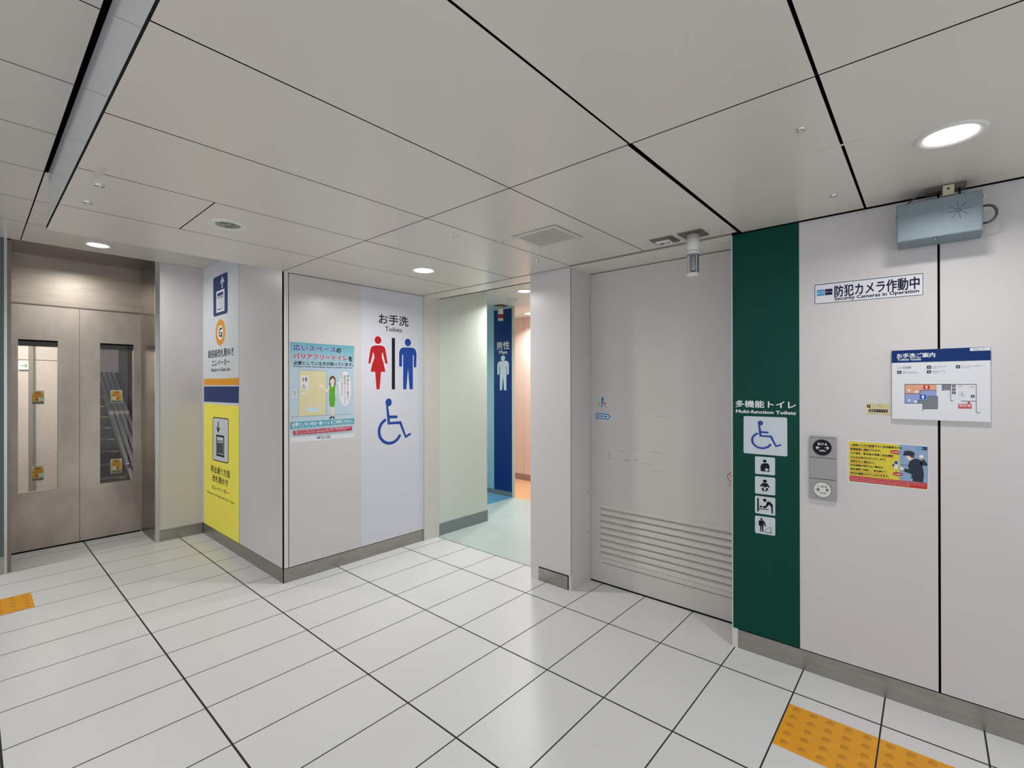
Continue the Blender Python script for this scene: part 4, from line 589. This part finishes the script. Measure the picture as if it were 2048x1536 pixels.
b.poly(FD, [(e[0]-e[2]*.68, e[1]+e[3]*.6),(e[0]-e[2]*.58, e[1]+e[3]*.7),(e[0]+e[2]*.68, e[1]-e[3]*.6),(e[0]+e[2]*.58, e[1]-e[3]*.7)], 'crimson_print', 0, .0009)
b.ell(FD, (e[0], e[1]+e[3]*.35, e[2]*.14, e[3]*.16), 'ink', 0, .0006, 14); b.ring(FD, (e[0]+e[2]*.1, e[1]+e[3]*.1, e[2]*.65, e[3]*.65), .2, 'ink', 190, 280, 0, .0006, 14)
b.text(FD, 'ドアに注意', s['nt'], 'ink', .0005, .02); b.text(FD, 'CAUTION', s['ne'], 'navy_ink', .0005, .02)
tag(b.build('prohibition_sticker'), 'round red prohibition sticker half hidden at the right edge of the sliding door', 'sticker')
# ------------------------------------------------------------------ men's sign in the corridor
m_ = SH['me']; fm = shift(FM, .001)
b = MB(); b.box(4.269, 4.27, 3.744, 4.04, .057, 2.252, 'men_blue')
t = tag(b.build('men_toilet_sign'), 'tall blue panel with a white man pictogram, seen through the toilet entrance', 'sign')
b = MB(); b.text(fm, '男性', m_['jp'], 'white_ink', .0006, .02); b.build('japanese_lettering', t)
b = MB(); b.text(fm, 'Men', m_['en'], 'white_ink', .0006, .02); b.build('english_lettering', t)
b = MB(); b.poly(fm, fit(MAN, m_['b']), 'men_white'); b.ell(fm, m_['h'], 'men_white'); b.build('man_pictogram', t)
# ------------------------------------------------------------------ lift doors with wired windows
def lift_door(x0, x1, wx0, wx1, label):
    b = MB(); y0, y1 = YD, YD+.045
    b.box(x0, wx0, y0, y1, .012, 1.992, 'steel_door'); b.box(wx1, x1, y0, y1, .012, 1.992, 'steel_door'); b.box(wx0, wx1, y0, y1, .012, .478, 'steel_door'); b.box(wx0, wx1, y0, y1, 1.711, 1.992, 'steel_door')
    t = tag(b.build('elevator_door'), label, 'elevator door')
    b = MB(); b.box(wx0, wx1, y0+.022, y0+.027, .478, 1.711, 'wire_glass'); p = b.build('window_pane', t)
    b = MB(); wd, ht = wx1-wx0, 1.711-.478; st = .0175
    yy = y0+.0285
    def seg(ax, az, bx, bz):
        dx, dz = bx-ax, bz-az; L_ = math.hypot(dx, dz); nx, nz = -dz/L_*.0006, dx/L_*.0006; i = len(b.v)
        b.v += [(ax+nx,yy,az+nz),(bx+nx,yy,bz+nz),(bx-nx,yy,bz-nz),(ax-nx,yy,az-nz)]; b.face((i,i+1,i+2,i+3), 'wire')
    sl = .72; q = -wd*sl
    while q < ht+wd*sl:
        for up_ in (1, -1):
            za, zb = (q, q+wd*sl) if up_ > 0 else (q+wd*sl, q)
            xa, xb = 0., wd
            lo, hi = sorted((za, zb))
            if hi <= 0 or lo >= ht: continue
            t0, t1 = 0., 1.
            for lim, sg in ((0, 1), (ht, -1)):
                fa, fb_ = (za-lim)*sg, (zb-lim)*sg
                if fa < 0 and fb_ < 0: t0, t1 = 1, 0
                elif fa < 0: t0 = max(t0, fa/(fa-fb_))
                elif fb_ < 0: t1 = min(t1, fa/(fa-fb_))
            if t1 > t0+.01: seg(wx0+wd*t0, .478+za+(zb-za)*t0, wx0+wd*t1, .478+za+(zb-za)*t1)
        q += st
    b.build('wire_mesh', p)
    b = MB(); b.box(wx0, wx1, y0+.004, y0+.045, 1.70, 1.711, 'gap_black'); b.box(wx0, wx1, y0+.028, y0+.034, 1.66, 1.70, 'grey_metal_dark'); b.build('window_gasket', t)
    return t
lift_door(.2, .6205, .257, .488, 'left brushed steel elevator door, its wired window showing a pale wall')
lift_door(.6235, 1.036, .756, .989, 'right brushed steel elevator door, its wired window showing a dark escalator')
b = MB(); b.box(.2, 1.045, YD-.002, 5.55, -.001, .004, 'gap_black'); struct(b.build('trim_10'))
fe = face_y(YD+.022)
for key, lab in (('s0','yellow arched warning sticker, upper one on the left elevator door window'),('s1','yellow arched warning sticker, lower one on the left elevator door window'),('s2','square pale-edged warning sticker, upper one on the right elevator door window'),('s3','square pale-edged warning sticker, lower one on the right elevator door window')):
    x0, y0, x1, y1 = SH['ev'][key]; W_, H_ = x1-x0, y1-y0; X_ = lambda f: x0+W_*f; Y_ = lambda f: y0+H_*f
    b = MB(); b.rect(fe, (x0,y0,x1,y1), 'sticker_pale', 0, .0004)
    mir = key in ('s2','s3')
    arch = [(X_(.05),Y_(.2)),(X_(.05),Y_(.68)),(X_(.15),Y_(.86)),(X_(.32),Y_(.96)),(X_(.66),Y_(.96)),(X_(.83),Y_(.86)),(X_(.93),Y_(.68)),(X_(.93),Y_(.2))]
    b.poly(fe, arch, 'sticker_yellow', 0, .0007); b.rect(fe, (X_(.05),Y_(.03),X_(.95),Y_(.2)), 'sticker_grey', 0, .0008)
    b.rect(fe, ((X_(.12) if mir else X_(.5)), Y_(.24), (X_(.5) if mir else X_(.92)), Y_(.5)), 'sticker_pale', 0, .0009)
    b.ell(fe, (X_(.5), Y_(.8), W_*.22, H_*.085), 'sticker_orange', 0, .0009, 20); b.ell(fe, (X_(.42 if not mir else .62), Y_(.36), W_*.11, H_*.09), 'red_print', 0, .001, 16)
    b.text(fe, '開くドアに', (X_(.28),Y_(.75),X_(.74),Y_(.86)), 'red_print', .0012); b.text(fe, 'ご注意ください', (X_(.1),Y_(.53),X_(.9),Y_(.66)), 'red_print', .0010, .02); b.text(fe, 'Watch the door', (X_(.1),Y_(.07),X_(.9),Y_(.15)), 'ink', .001)
    tag(b.build('warning_sticker'), lab, 'sticker', 'warning stickers on the elevator windows')
# ------------------------------------------------------------------ what shows through the lift windows
b = MB(); b.box(-.45, .80, 7.9, 7.95, 0, 1.635, 'shaft_pale'); b.box(-.45, .80, 7.9, 7.95, 1.642, 2.6, 'shaft_pale'); b.box(-.45, .80, 7.95, 8.0, 0, 2.6, 'gap_black'); b.box(.512, .518, 7.898, 7.9, 0, 2.6, 'shaft_grey'); b.box(.455, .495, 7.85, 7.9, 0, 2.6, 'shaft_grey')
struct(b.build('wall_shaft'))
b = MB(); b.box(-.5, -.45, 5.6, 7.9, 0, 2.6, 'shaft_pale'); struct(b.build('wall_shaft_left'))
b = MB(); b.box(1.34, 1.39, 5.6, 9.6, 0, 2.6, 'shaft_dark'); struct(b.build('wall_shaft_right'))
b = MB(); b.box(.80, 1.34, 8.3, 8.35, 1.515, 2.6, 'shaft_soffit'); struct(b.build('wall_shaft_bulkhead'))
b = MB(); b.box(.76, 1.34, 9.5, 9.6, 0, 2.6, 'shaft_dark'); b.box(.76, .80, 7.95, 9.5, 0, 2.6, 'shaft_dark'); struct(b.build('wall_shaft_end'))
b = MB(); b.box(-.5, 1.4, 5.6, 9.6, 2.6, 2.65, 'shaft_soffit'); struct(b.build('ceiling'))
b = MB(); b.box(-.5, 1.4, 5.62, 9.6, -.06, -.002, 'shaft_grey'); struct(b.build('floor'))
x0, y0, x1, y1 = SH['y8']['exit']; f8 = face_y(7.9)
b = MB(); b.rect(f8, (x0,y0,x1,y1), 'exit_white', 0, .02); t = tag(b.build('exit_sign'), 'small white sign with a green arrow, seen through the left elevator window', 'sign')
f9 = shift(f8, .02); W_, H_ = x1-x0, y1-y0
b = MB(); b.poly(f9, [(x0+W_*a, y0+H_*c_) for a, c_ in ((.2,.47),(.75,.47),(.6,.3),(.68,.25),(.9,.52),(.68,.8),(.6,.73),(.75,.58),(.2,.58))], 'exit_green'); b.build('arrow', t)
root = tag(empty('escalator', (.95, 6.0, 0)), 'dark escalator with steel balustrades, seen through the right elevator window', 'escalator')
inc = .592
for i, x in enumerate((1.117, 1.166, 1.213, 1.262)):
    b = MB(); q = len(b.v); zz = lambda y: .358+inc*(y-6.2)
    b.v += [(xx, y, max(0, zz(y)+dz)) for y in (5.75, 8.14) for xx in (x-.016, x+.016) for dz in (-.1, .0)]
    for f in ((0,1,3,2),(4,6,7,5),(0,4,5,1),(2,3,7,6),(1,5,7,3),(0,2,6,4)): b.face([q+k_ for k_ in f], 'escalator_steel')
    p = b.build('balustrade', root)
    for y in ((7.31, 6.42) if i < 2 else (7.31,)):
        b = MB(); b.box(x-.0175, x+.0175, y-.025, y+.025, zz(y)-.018, zz(y)+.017, 'deck_glint'); b.build('painted_glint', p)  # pale pieces standing in for bright reflections on the steel decks
for i in range(10):
    y = 5.95+i*.2; z0 = .02+inc*(y-5.75)
    b = MB(); b.box(.825, 1.095, y, y+.2, max(0, z0-.2), z0, 'escalator_step'); b.box(1.03, 1.088, y-.001, y+.012, z0-.004, z0+.001, 'yellow_paint'); b.build('step', root)
# teal poster behind the screen on the far left
b = MB(); b.box(-.35, .135, YE-.002, YE+.004, 1.352, 1.652, 'poster_teal'); tag(b.build('poster'), 'teal poster on the dark glazed screen at the far left edge', 'poster')
# ------------------------------------------------------------------ downlights
def downlight(x, y, z, r, label, watts=LAMP, col=(1,.985,.965), spread=140):
    t = tag(empty('downlight', (x, y, z-.01)), label, 'ceiling light', 'round ceiling downlights')
    b = MB(); b.lathe((x,y,z), [(r*1.02,.0),(r,-.005),(r*.95,-.007),(r*.78,-.004),(r*.735,.012)], 'white_plastic', 48); b.build('trim_ring', t)
    b = MB(); b.lathe((x,y,z), [(r*.74,-.0015),(r*.37,-.0025),(0.0005,-.003)], 'lamp_disc', 40); b.build('lamp_lens', t)
    L = bpy.data.lights.new('lamp', 'AREA'); L.shape = 'DISK'; L.size = r*1.4; L.energy = watts; L.color = col; L.spread = math.radians(spread)
    o = bpy.data.objects.new('lamp', L); COL.objects.link(o); o.parent = t; o.location = (0, 0, -.002)
    return t
downlight(1.998, 2.535, H, .083, 'bright round ceiling downlight nearest the toilet sign', 10.5, spread=165)
downlight(1.984, -.05, H, .084, 'bright round ceiling downlight above the grey speaker box', 5.4, spread=155)
downlight(.637, 4.682, H2, .083, 'bright round ceiling downlight in front of the elevator', 8, spread=168)
downlight(3.66, 3.04, HV, .085, 'round downlight just inside the toilet entrance, half hidden by the pillar', 15, (.96,1,.96))
downlight(4.85, 3.95, HV, .085, 'round downlight over the orange floor of the women\'s side', 13, (1,.96,.92))
downlight(3.85, 5.2, HV, .085, 'round downlight deep inside the men\'s corridor', 11, (.85,.96,1))
downlight(1.984, -2.6, H, .084, 'unseen downlight added as fill, in the concourse behind the view'); downlight(-.9, 4.68, H2, .083, 'unseen downlight added as fill, in the concourse beyond the left edge'); downlight(-1.1, 2.0, H2, .084, 'unseen downlight added as fill, in the concourse left of the view'); downlight(-1.1, -1.2, H2, .084, 'unseen downlight added as fill, in the concourse behind on the left')  # out-of-view downlights added to fill the hall with light
L = bpy.data.lights.new('shaft_fill', 'AREA'); L.size = .4; L.energy = 100; L.color = (1,.97,.95); o = bpy.data.objects.new('shaft_fill', L); COL.objects.link(o); o.location = (.2, 6.9, 2.58)  # hidden fill light added to brighten the pale wall behind the lift windows
# round fixture with grey centre
x, y = .815, 2.515
b = MB(); b.lathe((x,y,H), [(.086,0),(.084,-.004),(.078,-.006),(.056,-.004),(.0525,-.001)], 'white_plastic', 48)
t = tag(b.build('round_ceiling_fixture'), 'unlit round white ceiling fixture with a grey glossy centre', 'ceiling fixture')
b = MB(); b.lathe((x,y,H), [(.0535,-.0012),(.03,-.0014),(.0005,-.0015)], 'speaker_grey', 36)
for a0, a1, rr in ((20,110,.022),(190,250,.035),(280,330,.028)): b.tube([(x+rr*math.cos(math.radians(a0+(a1-a0)*k_/8)), y+rr*math.sin(math.radians(a0+(a1-a0)*k_/8)), H-.002) for k_ in range(9)], .0012, 'dark_grey', 6)  # dark arcs drawn in for reflections in the glossy centre
b.build('reflector', t)
# ceiling studs
for x, y, r, lab in ((.328,2.377,.016,'small chrome ceiling stud near the tape on the ceiling, the nearer of the left pair'),(.327,2.634,.016,'small chrome ceiling stud at the far left, the farther of the pair near the tape'),(1.643,1.821,.0135,'small chrome ceiling stud midway between the lit downlight and the vent'),(2.312,1.825,.0135,'small chrome ceiling stud above the pillar by the toilet entrance'),(1.642,.288,.0135,'small chrome ceiling stud left of the large bright downlight'),(2.306,.291,.0135,'small chrome ceiling stud above the top of the green sign')):
    b = MB(); b.lathe((x,y,H), [(r,.001),(r,-.004),(r*.8,-.007),(r*.45,-.0065),(r*.4,-.003),(.0004,-.003)], 'chrome', 24); tag(b.build('chrome_stud'), lab, 'ceiling stud', 'chrome studs on the ceiling')
# vent
x0, x1, y0, y1 = 1.846, 2.086, 1.346, 1.618
b = MB()
for q in ((x0,x1,y0,y0+.022),(x0,x1,y1-.022,y1),(x0,x0+.022,y0+.022,y1-.022),(x1-.022,x1,y0+.022,y1-.022)): b.box(*q, H-.006, H+.004, 'vent_white')
b.box(x0-.003, x1+.003, y0-.003, y1+.003, H-.001, H+.002, 'mid_grey'); b.box(x0+.02, x1-.02, y0+.02, y1-.02, H-.0015, H+.003, 'vent_dark')
t = tag(b.build('ceiling_vent'), 'square white louvred vent in the ceiling', 'vent')
for k_ in range(12):
    xx = x0+.024+k_*.0163; b = MB(); b.box(xx, xx+.0095, y0+.021, y1-.021, H-.0035, H-.0016, 'vent_white')
    b.build('slat', t)
# signal beacon over the sliding door
x, y = 2.424, .902
b = MB(); b.bbox(2.364, 2.484, .843, .961, H-.006, H+.001, 'plate_metal', .002)
t = tag(b.build('signal_beacon'), 'cylindrical signal beacon with a clear lens hanging from the ceiling by the green sign', 'signal lamp')
b = MB(); b.cyl((x,y,1.996), .031, .102, 'white_plastic'); b.build('beacon_body', t)
b = MB(); b.cyl((x,y,1.990), .0302, .02, 'grey_metal'); b.cyl((x,y,2.013), .0314, .002, 'mid_grey'); b.cyl((x,y,1.995), .0314, .0025, 'mid_grey'); b.build('collar', t)
b = MB(); b.lathe((x,y,0), [(.029,1.992),(.029,1.903),(.0285,1.898)], 'clear_lens', 36); b.build('clear_lens', t)
b = MB(); b.lathe((x,y,0), [(.0165,1.99),(.017,1.95),(.0145,1.93),(.016,1.91),(.0005,1.905)], 'chrome', 28); b.cyl((x,y,1.905), .0215, .002, 'grey_metal'); b.build('reflector', t)
b = MB(); b.lathe((x,y,0), [(.029,1.904),(.0297,1.901),(.0297,1.892),(.026,1.888),(.0005,1.887)], 'white_plastic', 36); b.build('end_cap', t)
# sensor unit
b = MB(); b.bbox(2.372, 2.488, .994, 1.113, H-.006, H+.001, 'plate_metal', .002)
t = tag(b.build('ceiling_sensor'), 'white sensor on a square brown ceiling plate left of the beacon', 'sensor')
b = MB(); b.bbox(2.402, 2.474, 1.018, 1.096, H-.016, H-.005, 'white_plastic', .005); p = b.build('sensor_body', t)
b = MB(); b.cyl((2.43,1.035,H-.0165), .008, .002, 'dark_grey', 16)
b.tube([(2.432+.014*math.cos(a/5.), 1.066+.014*math.sin(a/5.), H-.0165) for a in range(0, 28)], .0012, 'dark_grey', 6); b.tube([(2.432+.007*math.cos(a/4.), 1.066+.007*math.sin(a/4.), H-.0165) for a in range(0, 22)], .0012, 'dark_grey', 6); b.build('sensor_lens', p)
# ------------------------------------------------------------------ speaker box on the right wall
XF = 2.425
b = MB(); bm = bmesh.new(); bmesh.ops.create_cube(bm, size=1)
for v in bm.verts: v.co = Vector((XF+.0675+v.co.x*.135, -.0245+v.co.y*.245, 1.973+v.co.z*.148))
bmesh.ops.bevel(bm, geom=[e for e in bm.edges if all(v.co.x < XF+.01 for v in e.verts)], offset=.005, segments=3, affect='EDGES', profile=.5)
b.bm(bm, 'grey_metal')
t = tag(b.build('speaker_box'), 'grey metal speaker box mounted high on the right wall under the ceiling', 'speaker')
b = MB(); fx = face_x(XF)
for ray in range(8):
    a = ray*math.pi/4+.12
    for k_ in range(1, 9):
        r_ = .006+k_*.0031; b.ell(fx, (.083+r_*math.cos(a)*1., 1.986+r_*math.sin(a)*1., .0011, .0011), 'gap_black', 0, .0004, 8)
b.ring(fx, (.083,1.986,.0055,.0055), .25, 'gap_black'); b.build('sound_holes', t)
b = MB(); b.cyl((XF+.012, -.016, 1.8995), .0085, -.002, 'black', 20); b.cyl((XF+.012, -.016, 1.898), .0042, -.003, 'white_plastic', 16); b.build('bottom_lock', t)
for yy_, zz_ in ((.098,2.012),(-.147,1.985),(-.147,2.03)):
    b = MB(); b.cyl((XF+.03, yy_, zz_), .0045, .007*(1 if yy_ > 0 else -1), 'steel_bright', 12, (0,1,0)); b.build('side_screw', t)
b = MB(); b.tube([(XF+.06, -.147, 2.00),(XF+.06,-.165,2.001),(XF+.06,-.178,1.994),(XF+.06,-.186,1.978),(XF+.06,-.186,1.962),(XF+.06,-.178,1.946),(XF+.06,-.165,1.938),(XF+.06,-.147,1.936)], .0045, 'grey_metal_dark', 10); b.build('side_cable', t)
b = MB(); b.box(XF+.135, XR, -.12, .07, 1.92, 2.03, 'grey_metal_dark'); b.build('wall_bracket', t)
b = MB(); b.bbox(2.465, 2.562, -.106, .012, H-.004, H+.001, 'plate_metal', .001); b.box(2.466, 2.468, -.106, .01, H-.02, H, 'plate_metal')
t = tag(b.build('ceiling_plate'), 'dark ceiling plate with a cream connector above the speaker box', 'bracket')
b = MB(); b.bbox(2.46, 2.50, -.072, -.038, H-.045, H-.004, 'cream_plastic', .004); p = b.build('connector', t)
b = MB(); b.cyl((2.46, -.055, H-.02), .004, -.002, 'dark_grey', 14, (1,0,0)); b.build('connector_screw', p)
b = MB(); b.cyl((2.50, -.088, 2.046), .004, .055, 'black', 12); b.build('hanger_rod', t)
b = MB(); b.tube([(2.468,-.09,H-.02),(2.466,-.04,H-.014),(2.466,.0,H-.014),(2.468,.03,H-.022),(2.475,.055,H-.035),(2.49,.075,H-.05),(2.50,.08,2.048)], .0028, 'grey_metal_dark', 8)
tag(b.build('loose_cable'), 'thin grey cable looping from the ceiling plate to the speaker box', 'cable')
# ------------------------------------------------------------------ tape on the ceiling
def tape(name, x, y, lx, ly, ang, lab):
    b = MB(); ca, sa = math.cos(ang), math.sin(ang); i = 0
    b.v += [(x+u*ca-v*sa, y+u*sa+v*ca, zz_) for zz_ in (H-.0006, H) for u, v in ((-lx,-ly),(lx,-ly),(lx,ly),(-lx,ly))]
    for f in ((0,1,2,3),(7,6,5,4),(0,4,5,1),(1,5,6,2),(2,6,7,3),(3,7,4,0)): b.face(f, 'tape')
    tag(b.build(name), lab, 'tape', 'tape strips on the ceiling joints')
tape('tape_strip', .307, 2.24, .012, .066, 0, 'pale tape strip across the ceiling joint at the far left')
tape('tape_strip', 1.838, .213, .006, .064, .05, 'thin tape strip across the ceiling joint left of the large downlight')
tape('tape_strip', 1.876, 1.735, .010, .045, 0, 'thin tape strip across the ceiling joint beside the vent')
# ------------------------------------------------------------------ corridor ceiling things
x, y = 3.93, 3.43
b = MB(); b.lathe((x,y,HV), [(.052,0),(.052,-.012),(.046,-.02),(.03,-.024),(.028,-.04),(.018,-.044),(.0005,-.045)], 'white_plastic', 32)
t = tag(b.build('smoke_detector'), 'white smoke detector on the corridor ceiling inside the toilet entrance', 'detector')
b = MB(); b.lathe((x,y,HV), [(.0285,-.027),(.029,-.031),(.0285,-.035)], 'dark_grey', 28); b.build('sensor_slot', t)
x, y = 4.13, 3.80
b = MB(); b.box(x-.06, x+.06, y-.06, y+.06, HV-.006, HV, 'plate_metal')
t = tag(b.build('signal_beacon'), 'white beacon with a red band hanging before the blue men sign', 'signal lamp')
b = MB(); b.cyl((x,y,HV-.11), .032, .105, 'white_plastic', 28); b.build('beacon_body', t)
b = MB(); b.cyl((x,y,HV-.155), .0325, .046, 'red_lens', 28); b.build('red_band', t)
b = MB(); b.cyl((x,y,HV-.18), .031, .026, 'white_plastic', 28); b.build('end_cap', t)
# ------------------------------------------------------------------ tactile paving
def tactile(x0, y0, lab):
    b = MB(); b.bbox(x0, x0+.29, y0, y0+.2965, 0, .0025, 'tactile', .0008)
    for i in range(5):
        for j in range(5): b.lathe((x0+.029+i*.058, y0+.031+j*.0585, 0), [(.0145,.0025),(.0125,.0045),(.0115,.0050),(.0004,.0051)], 'tactile_worn', 18)
    tag(b.build('tactile_tile'), lab, 'floor tile', 'yellow tactile paving tiles')
tactile(1.977, .1485, 'yellow dotted tactile floor tile at the lower right, the one nearer the sliding door')
tactile(1.977, -.1535, 'yellow dotted tactile floor tile cut by the bottom right edge of the photo')
tactile(-.028, 4.0785, 'yellow dotted tactile floor tile at the left edge by the elevator')
tactile(-.321, 4.0785, 'yellow dotted tactile floor tile just beyond the left edge by the elevator')
